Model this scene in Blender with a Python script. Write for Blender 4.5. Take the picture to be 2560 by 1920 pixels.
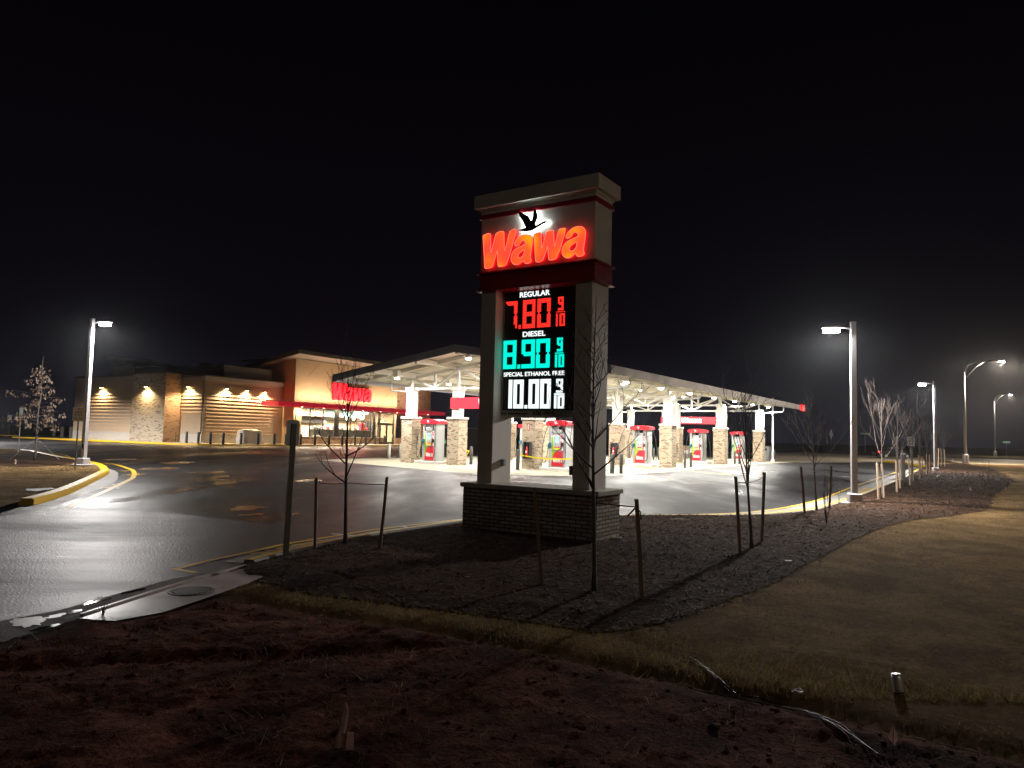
import bpy, bmesh, math, random
import numpy as np
from mathutils import Vector, Matrix
from mathutils.geometry import tessellate_polygon

for o in list(bpy.data.objects): bpy.data.objects.remove(o)
sc = bpy.context.scene
COL = sc.collection
# ------------------------------------------------------------------ camera
CAM_H, FOC, PITCH, ROLL = 1.75, 1850.0, 0.0698, 0.0243      # lens in pixels of the 2560 px wide photograph
_F = Vector((0, math.cos(PITCH), math.sin(PITCH)))
_U = Vector((0, -math.sin(PITCH), math.cos(PITCH)))
_X = Vector((1, 0, 0))
CX = _X*math.cos(ROLL) + _U*math.sin(ROLL)
CU = _U*math.cos(ROLL) - _X*math.sin(ROLL)
CF = _F
cam_d = bpy.data.cameras.new("camera")
cam_d.sensor_width = 36.0
cam_d.lens = 36.0*FOC/2560.0
cam_d.clip_start = 0.05
cam_d.clip_end = 3000
cam = bpy.data.objects.new("camera", cam_d)
COL.objects.link(cam)
m = Matrix((CX, CU, -CF)).transposed().to_4x4()
m.translation = Vector((0, 0, CAM_H))
cam.matrix_world = m
sc.camera = cam
# ------------------------------------------------------------------ night sky
w = bpy.data.worlds.new("World"); sc.world = w; w.use_nodes = True
nt = w.node_tree; nt.nodes.clear()
out = nt.nodes.new("ShaderNodeOutputWorld"); bg = nt.nodes.new("ShaderNodeBackground")
tc = nt.nodes.new("ShaderNodeTexCoord"); sp = nt.nodes.new("ShaderNodeSeparateXYZ")
rmp = nt.nodes.new("ShaderNodeValToRGB")
nt.links.new(tc.outputs["Generated"], sp.inputs[0]); nt.links.new(sp.outputs[2], rmp.inputs[0])
cr = rmp.color_ramp
cr.elements[0].position = 0.0; cr.elements[0].color = (.0044, .0046, .0082, 1)
cr.elements[1].position = .6; cr.elements[1].color = (.0006, .0003, .0005, 1)
e = cr.elements.new(.12); e.color = (.0022, .0018, .0030, 1)
nt.links.new(rmp.outputs[0], bg.inputs[0]); bg.inputs[1].default_value = 1.0
nt.links.new(bg.outputs[0], out.inputs[0])
vs = sc.view_settings
vs.view_transform = 'Standard'; vs.look = 'None'; vs.gamma = 1; vs.exposure = 0.4
sc.cycles.use_denoising = True
try:
    sc.cycles.denoiser = 'OPENIMAGEDENOISE'
    sc.cycles.denoising_prefilter = 'ACCURATE'
except Exception: pass
sc.cycles.max_bounces = 6; sc.cycles.diffuse_bounces = 3; sc.cycles.glossy_bounces = 3
sc.cycles.transmission_bounces = 4; sc.cycles.transparent_max_bounces = 8
sc.cycles.sample_clamp_indirect = 4.0; sc.cycles.sample_clamp_direct = 0.0
sc.cycles.caustics_reflective = False; sc.cycles.caustics_refractive = False
sc.cycles.use_light_tree = True

# ------------------------------------------------------------------ helpers: pixels of the photo to points in the place
def ray(px, py):
    return (CF*FOC + CX*(px-1280.0) - CU*(py-960.0)).normalized()
def at(px, py, z=0.0):
    d = ray(px, py); t = (z-CAM_H)/d.z
    return Vector((d.x*t, d.y*t, z))
def zup(px, py, base):                        # height of pixel (px,py) above a known ground point
    d = ray(px, py); t = math.hypot(base.x, base.y)/math.hypot(d.x, d.y)
    return CAM_H + d.z*t
def onplane(px, py, P, N):
    d = ray(px, py); o = Vector((0, 0, CAM_H)); t = (P-o).dot(N)/d.dot(N)
    return o + d*t

# ------------------------------------------------------------------ helpers: objects
def mark(o, label=None, cat=None, group=None, kind=None):
    if label: o['label'] = label
    if cat: o['category'] = cat
    if group: o['group'] = group
    if kind: o['kind'] = kind
    return o
def thing(name, label, cat, loc=(0, 0, 0), rz=0.0, group=None):
    o = bpy.data.objects.new(name, None); COL.objects.link(o)
    o.empty_display_size = .3
    o.location = loc; o.rotation_euler = (0, 0, rz)
    return mark(o, label, cat, group)
def kids(o): return [c for c in bpy.data.objects if c.parent == o]
def copy_tree(o, parent=None, table=None):
    if table is None:
        table = {}
        for c in bpy.data.objects:
            if c.parent: table.setdefault(c.parent, []).append(c)
    c = o.copy(); COL.objects.link(c); c.parent = parent
    for ch in table.get(o, []): copy_tree(ch, c, table)
    return c
ORD = ['first','second','third','fourth','fifth','sixth','seventh','eighth','ninth','tenth','eleventh','twelfth','thirteenth','fourteenth','fifteenth','sixteenth','seventeenth','eighteenth','nineteenth','twentieth']

class MB:
    def __init__(s): s.v=[]; s.f=[]; s.m=[]
    def add(s, verts, faces, mi=0):
        b=len(s.v); s.v += [tuple(p) for p in verts]
        for f in faces: s.f.append([b+i for i in f]); s.m.append(mi)
        return s
    def box(s, x0,y0,z0,x1,y1,z1, mi=0):
        if x0>x1:x0,x1=x1,x0
        if y0>y1:y0,y1=y1,y0
        if z0>z1:z0,z1=z1,z0
        return s.add([(x0,y0,z0),(x1,y0,z0),(x1,y1,z0),(x0,y1,z0),(x0,y0,z1),(x1,y0,z1),(x1,y1,z1),(x0,y1,z1)],
            [(0,3,2,1),(4,5,6,7),(0,1,5,4),(1,2,6,5),(2,3,7,6),(3,0,4,7)], mi)
    def bbox(s, x0,y0,z0,x1,y1,z1, b=.01, mi=0):          # box with chamfered vertical and top edges
        pts=[(x0+b,y0),(x1-b,y0),(x1,y0+b),(x1,y1-b),(x1-b,y1),(x0+b,y1),(x0,y1-b),(x0,y0+b)]
        cx,cy=(x0+x1)/2,(y0+y1)/2
        ins=[(cx+(x-cx)*(1-2*b/(x1-x0)), cy+(y-cy)*(1-2*b/(y1-y0))) for x,y in pts]
        V=[(x,y,z0) for x,y in pts]+[(x,y,z1-b) for x,y in pts]+[(x,y,z1) for x,y in ins]
        F=[tuple(range(7,-1,-1)),tuple(range(16,24))]
        for k in range(2):
            for i in range(8):
                j=(i+1)%8; F.append((k*8+i,k*8+j,k*8+8+j,k*8+8+i))
        return s.add(V,F,mi)
    def quad(s,a,b,c,d,mi=0): return s.add([a,b,c,d],[(0,1,2,3)],mi)
    def cyl(s,p0,p1,r0,r1=None,n=12,mi=0,caps=True): return s.tube([p0,p1],[r0,r0 if r1 is None else r1],n,mi,caps)
    def tube(s,path,rad,n=8,mi=0,caps=True,square=False):
        path=[Vector(p) for p in path]
        if not hasattr(rad,'__len__'): rad=[rad]*len(path)
        V=[];F=[]; prev=None
        for i,p in enumerate(path):
            t=(path[min(i+1,len(path)-1)]-path[max(i-1,0)])
            t=t.normalized() if t.length>1e-9 else Vector((0,0,1))
            if prev is None:
                ref=Vector((1,0,0)) if abs(t.x)<.9 else Vector((0,1,0))
                a=(ref-t*ref.dot(t)).normalized()
            else:
                a=prev-t*prev.dot(t); a=a.normalized() if a.length>1e-6 else Vector((1,0,0))
            prev=a; b=t.cross(a)
            for k in range(n):
                th=2*math.pi*(k+(.5 if square else 0))/n
                V.append(p+(a*math.cos(th)+b*math.sin(th))*rad[i])
        for i in range(len(path)-1):
            for k in range(n):
                k2=(k+1)%n
                F.append((i*n+k,i*n+k2,(i+1)*n+k2,(i+1)*n+k))
        if caps:
            F.append(tuple(range(n-1,-1,-1))); F.append(tuple(range((len(path)-1)*n,len(path)*n)))
        return s.add(V,F,mi)
    def lathe(s,prof,n=16,mi=0,c=(0,0,0)):
        V=[];F=[]
        for r,z in prof:
            for k in range(n):
                th=2*math.pi*k/n; V.append((c[0]+r*math.cos(th),c[1]+r*math.sin(th),c[2]+z))
        for i in range(len(prof)-1):
            for k in range(n):
                k2=(k+1)%n; F.append((i*n+k,i*n+k2,(i+1)*n+k2,(i+1)*n+k))
        F.append(tuple(range(n-1,-1,-1))); F.append(tuple(range((len(prof)-1)*n,len(prof)*n)))
        return s.add(V,F,mi)
    def beam(s,p0,p1,w,h=None,mi=0):                       # rectangular bar between two points, h measured towards +z
        h=h or w; p0=Vector(p0);p1=Vector(p1); t=(p1-p0).normalized()
        up=Vector((0,0,1)) if abs(t.z)<.95 else Vector((1,0,0))
        a=t.cross(up).normalized(); b=a.cross(t)
        V=[]
        for p in (p0,p1):
            for sa,sb in ((-1,-1),(1,-1),(1,1),(-1,1)): V.append(p+a*sa*w/2+b*sb*h/2)
        return s.add(V,[(3,2,1,0),(4,5,6,7),(0,1,5,4),(1,2,6,5),(2,3,7,6),(3,0,4,7)],mi)
    def poly(s,pts,mi=0):                                   # flat concave polygon, 3D points
        pts=[Vector(p) for p in pts]
        for t in tessellate_polygon([pts]): s.add([pts[i] for i in t],[(0,1,2)],mi)
        return s
    def prism(s,pts,off,mi=0):                              # concave outline (3D) pushed along off
        pts=[Vector(p) for p in pts]; off=Vector(off); n=len(pts)
        tr=tessellate_polygon([pts])
        for t in tr:
            s.add([pts[i] for i in t],[(0,1,2)],mi); s.add([pts[i]+off for i in t],[(2,1,0)],mi)
        for i in range(n):
            j=(i+1)%n; s.add([pts[i],pts[j],pts[j]+off,pts[i]+off],[(0,1,2,3)],mi)
        return s
    def xform(s,M):
        s.v=[tuple(M@Vector(p)) for p in s.v]; return s
    def merge(s,o,mi=None):
        b=len(s.v); s.v+=o.v
        for f,mm in zip(o.f,o.m): s.f.append([b+i for i in f]); s.m.append(mm if mi is None else mi)
        return s
    def build(s,name,mat,parent=None,smooth=False,fix=True,ang=None):
        me=bpy.data.meshes.new(name); me.from_pydata(s.v,[],s.f)
        mats=mat if isinstance(mat,(list,tuple)) else [mat]
        for mm in mats: me.materials.append(mm)
        if len(mats)>1: me.polygons.foreach_set('material_index',s.m)
        if fix:
            bm=bmesh.new(); bm.from_mesh(me)
            bmesh.ops.remove_doubles(bm,verts=bm.verts,dist=1e-5)
            bmesh.ops.recalc_face_normals(bm,faces=bm.faces)
            bm.to_mesh(me); bm.free()
        # uv in metres by dominant axis
        uvl=me.uv_layers.new(name='uv')
        n=len(me.loops); 
        if n:
            co=np.empty(len(me.vertices)*3); me.vertices.foreach_get('co',co); co=co.reshape(-1,3)
            vi=np.empty(n,dtype=np.int32); me.loops.foreach_get('vertex_index',vi)
            nr=np.empty(len(me.polygons)*3); me.polygons.foreach_get('normal',nr); nr=np.abs(nr.reshape(-1,3))
            lt=np.empty(len(me.polygons),dtype=np.int32); me.polygons.foreach_get('loop_total',lt)
            nl=np.repeat(nr,lt,axis=0); p=co[vi]
            uv=np.where((nl[:,2:3]>=nl[:,0:1])&(nl[:,2:3]>=nl[:,1:2]),p[:,[0,1]],np.where(nl[:,0:1]>nl[:,1:2],p[:,[1,2]],p[:,[0,2]]))
            uvl.data.foreach_set('uv',uv.astype(np.float32).ravel())
        if smooth: me.polygons.foreach_set('use_smooth',[True]*len(me.polygons))
        o=bpy.data.objects.new(name,me); COL.objects.link(o); o.parent=parent
        return o
def npmesh(name,V,F,mat,parent=None,smooth=False):
    me=bpy.data.meshes.new(name); V=np.asarray(V,dtype=np.float32); F=np.asarray(F,dtype=np.int32)
    k=F.shape[1]; me.vertices.add(len(V)); me.vertices.foreach_set('co',V.ravel())
    me.loops.add(F.size); me.loops.foreach_set('vertex_index',F.ravel())
    me.polygons.add(len(F)); me.polygons.foreach_set('loop_start',np.arange(0,F.size,k,dtype=np.int32))
    me.polygons.foreach_set('loop_total',np.full(len(F),k,dtype=np.int32))
    if smooth: me.polygons.foreach_set('use_smooth',np.ones(len(F),dtype=bool))
    me.materials.append(mat); me.update(calc_edges=True); me.validate()
    o=bpy.data.objects.new(name,me); COL.objects.link(o); o.parent=parent
    return o
def chaikin(pts,it=2,q=.22):
    for _ in range(it):
        r=[]
        for i in range(len(pts)):
            a=pts[i];b=pts[(i+1)%len(pts)]
            r.append((a[0]*(1-q)+b[0]*q,a[1]*(1-q)+b[1]*q)); r.append((a[0]*q+b[0]*(1-q),a[1]*q+b[1]*(1-q)))
        pts=r
    return pts
def curve_mb(loops,extrude=0.0,bevel=0.0):                 # flat letter with holes -> MB in the XY plane, thickness along Z
    cu=bpy.data.curves.new('tmp','CURVE'); cu.dimensions='2D'; cu.fill_mode='BOTH'; cu.extrude=extrude; cu.bevel_depth=bevel
    for L in loops:
        s=cu.splines.new('POLY'); s.points.add(len(L)-1)
        for p,q in zip(s.points,L): p.co=(q[0],q[1],0,1)
        s.use_cyclic_u=True
    return _eval(cu)
def text_mb(txt,size=1.0,extrude=0.0,offset=0.0,align='CENTER',spacing=1.0,shear=0.0):
    cu=bpy.data.curves.new('tmp','FONT'); cu.body=txt; cu.size=size; cu.extrude=extrude; cu.offset=offset
    cu.align_x=align; cu.space_character=spacing; cu.shear=shear; cu.resolution_u=3
    return _eval(cu)
def _eval(cu):
    o=bpy.data.objects.new('tmp',cu); COL.objects.link(o)
    dg=bpy.context.evaluated_depsgraph_get(); dg.update()
    me=bpy.data.meshes.new_from_object(o.evaluated_get(dg))
    b=MB(); b.v=[tuple(v.co) for v in me.vertices]; b.f=[list(p.vertices) for p in me.polygons]; b.m=[0]*len(b.f)
    bpy.data.objects.remove(o); bpy.data.curves.remove(cu); bpy.data.meshes.remove(me)
    return b
def fit(b,x0,z0,x1,z1,y):                                   # fit an XY-plane MB into the box x0..x1, z0..z1 of an XZ wall facing -Y
    xs=[v[0] for v in b.v]; ys=[v[1] for v in b.v]
    sx=(x1-x0)/(max(xs)-min(xs)); sy=(z1-z0)/(max(ys)-min(ys)); mx,my=min(xs),min(ys)
    b.v=[((v[0]-mx)*sx+x0, y-v[2], (v[1]-my)*sy+z0) for v in b.v]
    return b

# ------------------------------------------------------------------ materials
MATS={}
class G:                                                    # tiny node-graph helper
    def __init__(s,name):
        s.mat=bpy.data.materials.new(name); s.mat.use_nodes=True; s.nt=s.mat.node_tree
        s.b=s.nt.nodes['Principled BSDF']
    def n(s,t,**k):
        x=s.nt.nodes.new(t)
        for a,v in k.items(): setattr(x,a,v)
        return x
    def l(s,a,b): s.nt.links.new(a,b)
    def coord(s,kind='Object',scale=(1,1,1)):
        c=s.n('ShaderNodeTexCoord'); mp=s.n('ShaderNodeMapping'); mp.inputs['Scale'].default_value=scale
        s.l(c.outputs[kind],mp.inputs[0]); return mp.outputs[0]
    def noise(s,vec,scale,detail=4,rough=.6,dist=0.0):
        x=s.n('ShaderNodeTexNoise'); s.l(vec,x.inputs['Vector']); x.inputs['Scale'].default_value=scale
        x.inputs['Detail'].default_value=detail; x.inputs['Roughness'].default_value=rough; x.inputs['Distortion'].default_value=dist
        return x.outputs['Fac']
    def ramp(s,fac,stops):
        r=s.n('ShaderNodeValToRGB'); s.l(fac,r.inputs[0]); e=r.color_ramp.elements
        while len(e)<len(stops): e.new(.5)
        for q,(p,c) in zip(e,stops):
            q.position=p; q.color=(c,c,c,1) if not hasattr(c,'__len__') else (*c,1)
        return r.outputs[0]
    def mix(s,fac,a,b,mode='MIX'):
        x=s.n('ShaderNodeMix',data_type='RGBA',blend_type=mode)
        for i,v in ((0,fac),(6,a),(7,b)):
            if hasattr(v,'is_output'): s.l(v,x.inputs[i])
            else: x.inputs[i].default_value=v if i==0 else (*v,1)
        return x.outputs[2]
    def math(s,op,a,b=0.0):
        x=s.n('ShaderNodeMath',operation=op)
        for i,v in enumerate((a,b)):
            if hasattr(v,'is_output'): s.l(v,x.inputs[i])
            else: x.inputs[i].default_value=v
        return x.outputs[0]
    def bump(s,h,strength=.3,dist=.02):
        x=s.n('ShaderNodeBump'); s.l(h,x.inputs['Height']); x.inputs['Strength'].default_value=strength; x.inputs['Distance'].default_value=dist
        s.l(x.outputs[0],s.b.inputs['Normal']); return x
    def col(s,v):
        if hasattr(v,'is_output'): s.l(v,s.b.inputs['Base Color'])
        else: s.b.inputs['Base Color'].default_value=(*v,1)
    def rough(s,v):
        if hasattr(v,'is_output'): s.l(v,s.b.inputs['Roughness'])
        else: s.b.inputs['Roughness'].default_value=v
def plain(name,c,rough=.5,metal=0.0,var=.12,scale=6.0,bump=.0,spec=.5):     # painted / cast surface with slight unevenness
    if name in MATS: return MATS[name]
    g=G(name); v=g.coord('Object'); n=g.noise(v,scale,5,.65)
    k=g.ramp(n,[(.25,1-var),(.75,1+var*.6)])
    g.col(g.mix(1.0,c,k,'MULTIPLY')); g.b.inputs['Metallic'].default_value=metal
    g.rough(g.ramp(n,[(.2,max(.05,rough-.12)),(.8,min(1,rough+.12))])); g.b.inputs['Specular IOR Level'].default_value=spec
    if bump: g.bump(g.noise(v,scale*8,3),bump,.01)
    MATS[name]=g.mat; return g.mat
def glow(name,c,s=1.0,base=(.02,.02,.02)):
    if name in MATS: return MATS[name]
    g=G(name); g.col(base); g.rough(.4)
    g.b.inputs['Emission Color'].default_value=(*c,1); g.b.inputs['Emission Strength'].default_value=s
    MATS[name]=g.mat; return g.mat
def brick(name,cols,mortar,w=.203,h=.068,bump=.5,ms=.010):
    g=G(name); c=g.n('ShaderNodeTexCoord'); t=g.n('ShaderNodeTexBrick'); g.l(c.outputs['UV'],t.inputs['Vector'])
    t.inputs['Scale'].default_value=1.0; t.inputs['Brick Width'].default_value=w; t.inputs['Row Height'].default_value=h
    t.inputs['Mortar Size'].default_value=ms; t.inputs['Mortar Smooth'].default_value=.2; t.inputs['Bias'].default_value=0
    t.inputs['Color1'].default_value=(0,0,0,1); t.inputs['Color2'].default_value=(1,1,1,1); t.inputs['Mortar'].default_value=(.5,.5,.5,1)
    v=g.coord('Object'); n=g.noise(v,9,5,.7)
    f=g.mix(.35,t.outputs['Color'],n)
    k=g.ramp(f,[(i/(len(cols)-1)*.7+.15,q) for i,q in enumerate(cols)])
    fine=g.ramp(g.noise(v,45,3),[(.3,.75),(.7,1.15)])
    k=g.mix(1.0,k,fine,'MULTIPLY')
    g.col(g.mix(t.outputs['Fac'],k,mortar)); g.rough(.85)
    inv=g.math('SUBTRACT',1.0,t.outputs['Fac']); hh=g.math('ADD',inv,g.math('MULTIPLY',g.noise(v,60,3),.4))
    g.bump(hh,bump,.012); return g.mat
# ------------------------------------------------------------------ surface materials
def mat_asphalt():
    g=G('asphalt'); v=g.coord('Object'); vs=g.coord('Object',(1,.28,1))
    big=g.noise(vs,.22,5,.55,.4); mid=g.noise(vs,.9,4,.6); fine=g.noise(v,38,4,.75); agg=g.noise(v,75,2,.6)
    base=g.ramp(fine,[(.3,(.014,.014,.015)),(.62,(.036,.035,.036)),(.8,(.080,.077,.075))])
    base=g.mix(g.ramp(big,[(.35,0.0),(.7,.75)]),base,(.022,.022,.023))
    vc=g.n('ShaderNodeTexVoronoi',feature='DISTANCE_TO_EDGE'); g.l(g.coord('Object',(.12,.09,1)),vc.inputs['Vector']); vc.inputs['Scale'].default_value=1.0
    g.col(base)
    wet=g.ramp(g.math('ADD',g.math('MULTIPLY',big,.65),g.math('MULTIPLY',mid,.35)),[(.36,.58),(.48,.48),(.56,.36),(.66,.18)])
    g.rough(wet); g.b.inputs['Specular IOR Level'].default_value=.19
    h=g.math('ADD',g.math('MULTIPLY',fine,.8),g.math('MULTIPLY',agg,.5))
    dry=g.ramp(g.math('ADD',g.math('MULTIPLY',big,.65),g.math('MULTIPLY',mid,.35)),[(.45,1.0),(.72,.25)])
    b=g.bump(h,.5,.010); g.l(g.math('MULTIPLY',dry,.62),b.inputs['Strength'])
    return g.mat
def mat_coarse():                                           # rough open-textured asphalt, worn into the smoother lot towards the east
    g=G('coarse wet asphalt'); v=g.coord('Object'); vs=g.coord('Object',(.35,1,1))
    sp_=g.n('ShaderNodeSeparateXYZ'); g.l(v,sp_.inputs[0])
    edge=g.math('ADD',sp_.outputs[0],g.math('MULTIPLY',g.math('SUBTRACT',g.noise(v,.9,4,.6),.5),2.4))
    mr=g.n('ShaderNodeMapRange'); g.l(edge,mr.inputs[0]); mr.inputs[1].default_value=-3.4; mr.inputs[2].default_value=-6.2; mr.inputs[3].default_value=0; mr.inputs[4].default_value=1
    k=mr.outputs[0]; big=g.noise(vs,.55,6,.7,.5); fine=g.noise(v,34,3,.8); grain=g.noise(v,33,2,.6)
    g.col(g.ramp(fine,[(.3,(.014,.014,.014)),(.6,(.036,.035,.034)),(.8,(.09,.088,.085))]))
    wet=g.ramp(big,[(.36,.56),(.47,.44),(.60,.35)])
    g.rough(g.mix(k,(.46,.46,.46),wet)); g.l(g.math('ADD',.22,g.math('MULTIPLY',k,.14)),g.b.inputs['Specular IOR Level'])
    b=g.bump(grain,1.0,.022); g.l(g.math('ADD',.12,g.math('MULTIPLY',k,.85)),b.inputs['Strength']); return g.mat
def mat_ground(name,c0,c1,c2,scale=9,bump=.8,dist=.03,rough=.95,damp=0.0):
    g=G(name); v=g.coord('Object'); a=g.noise(v,scale,6,.7); b=g.noise(v,scale*7,4,.7); L=g.noise(v,.6,3)
    f=g.math('ADD',g.math('MULTIPLY',a,.5),g.math('ADD',g.math('MULTIPLY',b,.3),g.math('MULTIPLY',L,.2)))
    kk=g.ramp(f,[(.36,c0),(.5,c1),(.66,c2)])
    if damp: kk=g.mix(1.0,kk,g.ramp(g.noise(v,.9,5,.7,.8),[(.38,1-damp),(.60,1.15)]),'MULTIPLY')
    g.col(kk); g.rough(rough); g.b.inputs['Specular IOR Level'].default_value=.04 if rough>.9 else .3
    g.bump(g.math('ADD',a,g.math('MULTIPLY',b,.7)),bump,dist); return g.mat
def mat_island(name,stops,rough=.9,spec=.05,soft=0.0):                # colour varies from piece to piece (blades, chips, straws)
    g=G(name); q=g.n('ShaderNodeNewGeometry')
    c_=g.ramp(q.outputs['Random Per Island'],stops); g.col(c_); g.rough(rough)
    if soft:
        t_=g.n('ShaderNodeBsdfTranslucent'); g.l(c_,t_.inputs[0]); mx_=g.n('ShaderNodeMixShader'); mx_.inputs[0].default_value=soft
        o_=[x for x in g.nt.nodes if x.type=='OUTPUT_MATERIAL'][0]; g.l(g.b.outputs[0],mx_.inputs[1]); g.l(t_.outputs[0],mx_.inputs[2]); g.l(mx_.outputs[0],o_.inputs[0]); g.b.inputs['Specular IOR Level'].default_value=spec
    return g.mat
def mat_concrete(name,c,rough=.8,stain=.25,bump=.25):
    g=G(name); v=g.coord('Object'); a=g.noise(v,1.3,5,.65); b=g.noise(v,22,4,.7)
    k=g.ramp(g.math('ADD',g.math('MULTIPLY',a,.6),g.math('MULTIPLY',b,.4)),[(.3,1-stain),(.7,1+stain*.5)])
    g.col(g.mix(1.0,c,k,'MULTIPLY')); g.rough(g.ramp(a,[(.35,rough-.25),(.65,rough)])); g.bump(b,bump,.006); return g.mat
def mat_paint(name,c,under=(.04,.04,.042),wear=.62):
    g=G(name); v=g.coord('Object'); b=g.noise(v,26,4,.75)
    g.col(g.mix(g.ramp(b,[(wear-.05,0.0),(wear+.06,.8)]),c,under)); g.rough(.5); g.bump(b,.25,.004); return g.mat
M={}
M['asphalt']=mat_asphalt()
M['pad']=mat_concrete('pad concrete',(.34,.315,.225),.75,.2)
M['gutter']=mat_concrete('gutter concrete',(.26,.245,.22),.7,.3)
M['slab']=mat_concrete('slab concrete',(.40,.36,.34),.55,.35,.35)
M['walk']=mat_concrete('walk concrete',(.42,.38,.31),.75,.25)
M['yellow']=mat_paint('yellow kerb paint',(.86,.52,.008),(.34,.32,.28),.72)
M['yline']=mat_paint('yellow line paint',(.74,.46,.02),(.04,.04,.042),.82)
M['wline']=mat_paint('white line paint',(.72,.72,.70))
M['dirt']=mat_ground('red dirt',(.026,.009,.007),(.110,.040,.027),(.28,.122,.084),4.5,1.0,.06,.95,.62)
M['mulch']=mat_ground('bark mulch',(.020,.011,.006),(.058,.031,.018),(.11,.066,.040),22,1.0,.03)
M['lawn']=mat_ground('dormant lawn',(.11,.066,.028),(.235,.150,.068),(.36,.245,.118),16,1.0,.04,.95,.5)
M['far']=mat_ground('far field',(.03,.022,.012),(.06,.045,.022),(.09,.07,.035),2,.6,.1)
M['mud']=mat_ground('wet mud',(.014,.007,.005),(.034,.014,.010),(.06,.028,.02),8,1.0,.04,.7)
M['blade']=mat_island('dry grass blades',[(.0,(.13,.078,.030)),(.5,(.28,.18,.08)),(.85,(.23,.18,.06)),(1,(.42,.30,.16))],.9,.05,.5)
M['blade2']=mat_island('greener grass blades',[(0,(.08,.075,.02)),(.5,(.20,.15,.05)),(1,(.34,.27,.12))],.9,.05,.5)
M['chip']=mat_island('bark chips',[(.0,(.012,.006,.004)),(.55,(.056,.027,.014)),(.97,(.125,.066,.036)),(1,(.30,.23,.16))],.9)
M['straw']=mat_island('straw',[(.0,(.09,.05,.032)),(.6,(.22,.145,.095)),(1,(.42,.32,.23))],.9,.05,.4)
# ------------------------------------------------------------------ terrain
def vnoise(x,y,seed=0):
    xi=np.floor(x).astype(np.int64); yi=np.floor(y).astype(np.int64); fx=x-xi; fy=y-yi
    fx=fx*fx*(3-2*fx); fy=fy*fy*(3-2*fy)
    def h(a,b):
        n=(a*374761393+b*668265263+seed*974711)&0x7fffffff
        n=((n^(n>>13))*1274126177)&0x7fffffff
        return ((n^(n>>16))&0xffff)/65535.0
    return (h(xi,yi)*(1-fx)+h(xi+1,yi)*fx)*(1-fy)+(h(xi,yi+1)*(1-fx)+h(xi+1,yi+1)*fx)*fy
def fbm(x,y,o=4,seed=0,gain=.5):
    a=np.zeros_like(x); k=1.0; f=1.0; t=0
    for i in range(o): a+=k*vnoise(x*f,y*f,seed+i); t+=k; k*=gain; f*=2.03
    return a/t-.5
def inside(P,x,y):
    r=np.zeros(x.shape,bool); n=len(P)
    for i in range(n):
        x0,y0=P[i];x1,y1=P[(i+1)%n]
        c=((y0>y)!=(y1>y))
        with np.errstate(divide='ignore',invalid='ignore'):
            r^=c&(x<(x1-x0)*(y-y0)/(y1-y0+1e-12)+x0)
    return r
def segdist(P,x,y,closed=True):
    d=np.full(x.shape,1e9); n=len(P)
    for i in range(n if closed else n-1):
        x0,y0=P[i];x1,y1=P[(i+1)%n]; dx,dy=x1-x0,y1-y0
        t=np.clip(((x-x0)*dx+(y-y0)*dy)/(dx*dx+dy*dy+1e-12),0,1)
        d=np.minimum(d,np.hypot(x-x0-t*dx,y-y0-t*dy))
    return d
def W2(px): return [tuple(at(*p).xy) for p in px]
def sst(a,b,x):
    t=np.clip((x-a)/(b-a),0,1); return t*t*(3-2*t)
KERB_PX=[(640,1411),(713,1391),(786,1375),(835,1362.6),(952,1340.7),(1055,1325),(1156,1310),(1280,1301),(1400,1297),(1640,1294.4),(1802,1294),(1918,1290.6),(2020,1281.8),(2054,1275),(2128,1251),(2191,1226),(2268,1193.6),(2309,1169)]
MULCH_PX=KERB_PX+[(2397,1158.6),(2467,1172.6),(2505,1191.8),(2526,1211),(2484,1242),(2474,1263.5),(2463,1284),(2380,1295),(2275,1309),(2197,1328.6),(2121,1361.5),(2020,1417),(1944,1463),(1858,1496),(1767,1531),(1703,1559),(1600,1588),(1480,1601),(1300,1567),(1106,1542),(904,1515),(790,1501),(700,1478),(640,1455),(610,1435)]
TRENCH_PX=[(470,1480),(560,1490),(600,1508),(695,1528),(821,1552),(1043,1585),(1300,1640),(1500,1684),(1696,1722),(1876,1766),(2057,1795),(2238,1847),(2419,1884),(2600,1925)]
EDGE_PX=[(-260,1690),(0,1612),(110,1580),(199,1549),(288,1552),(405,1531),(495,1501),(560,1478),(618,1457)]
MULCH=W2(MULCH_PX); KERB=W2(KERB_PX); TRENCH=W2(TRENCH_PX); EDGE=W2(EDGE_PX)
NEAR=EDGE+KERB+W2([(2397,1158.6)])+[(60,75),(60,1.2),(-6,1.2)]
DIRT=EDGE[:-1]+TRENCH+[(12,2.0),(12,1.2),(-6,1.2)]
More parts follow.
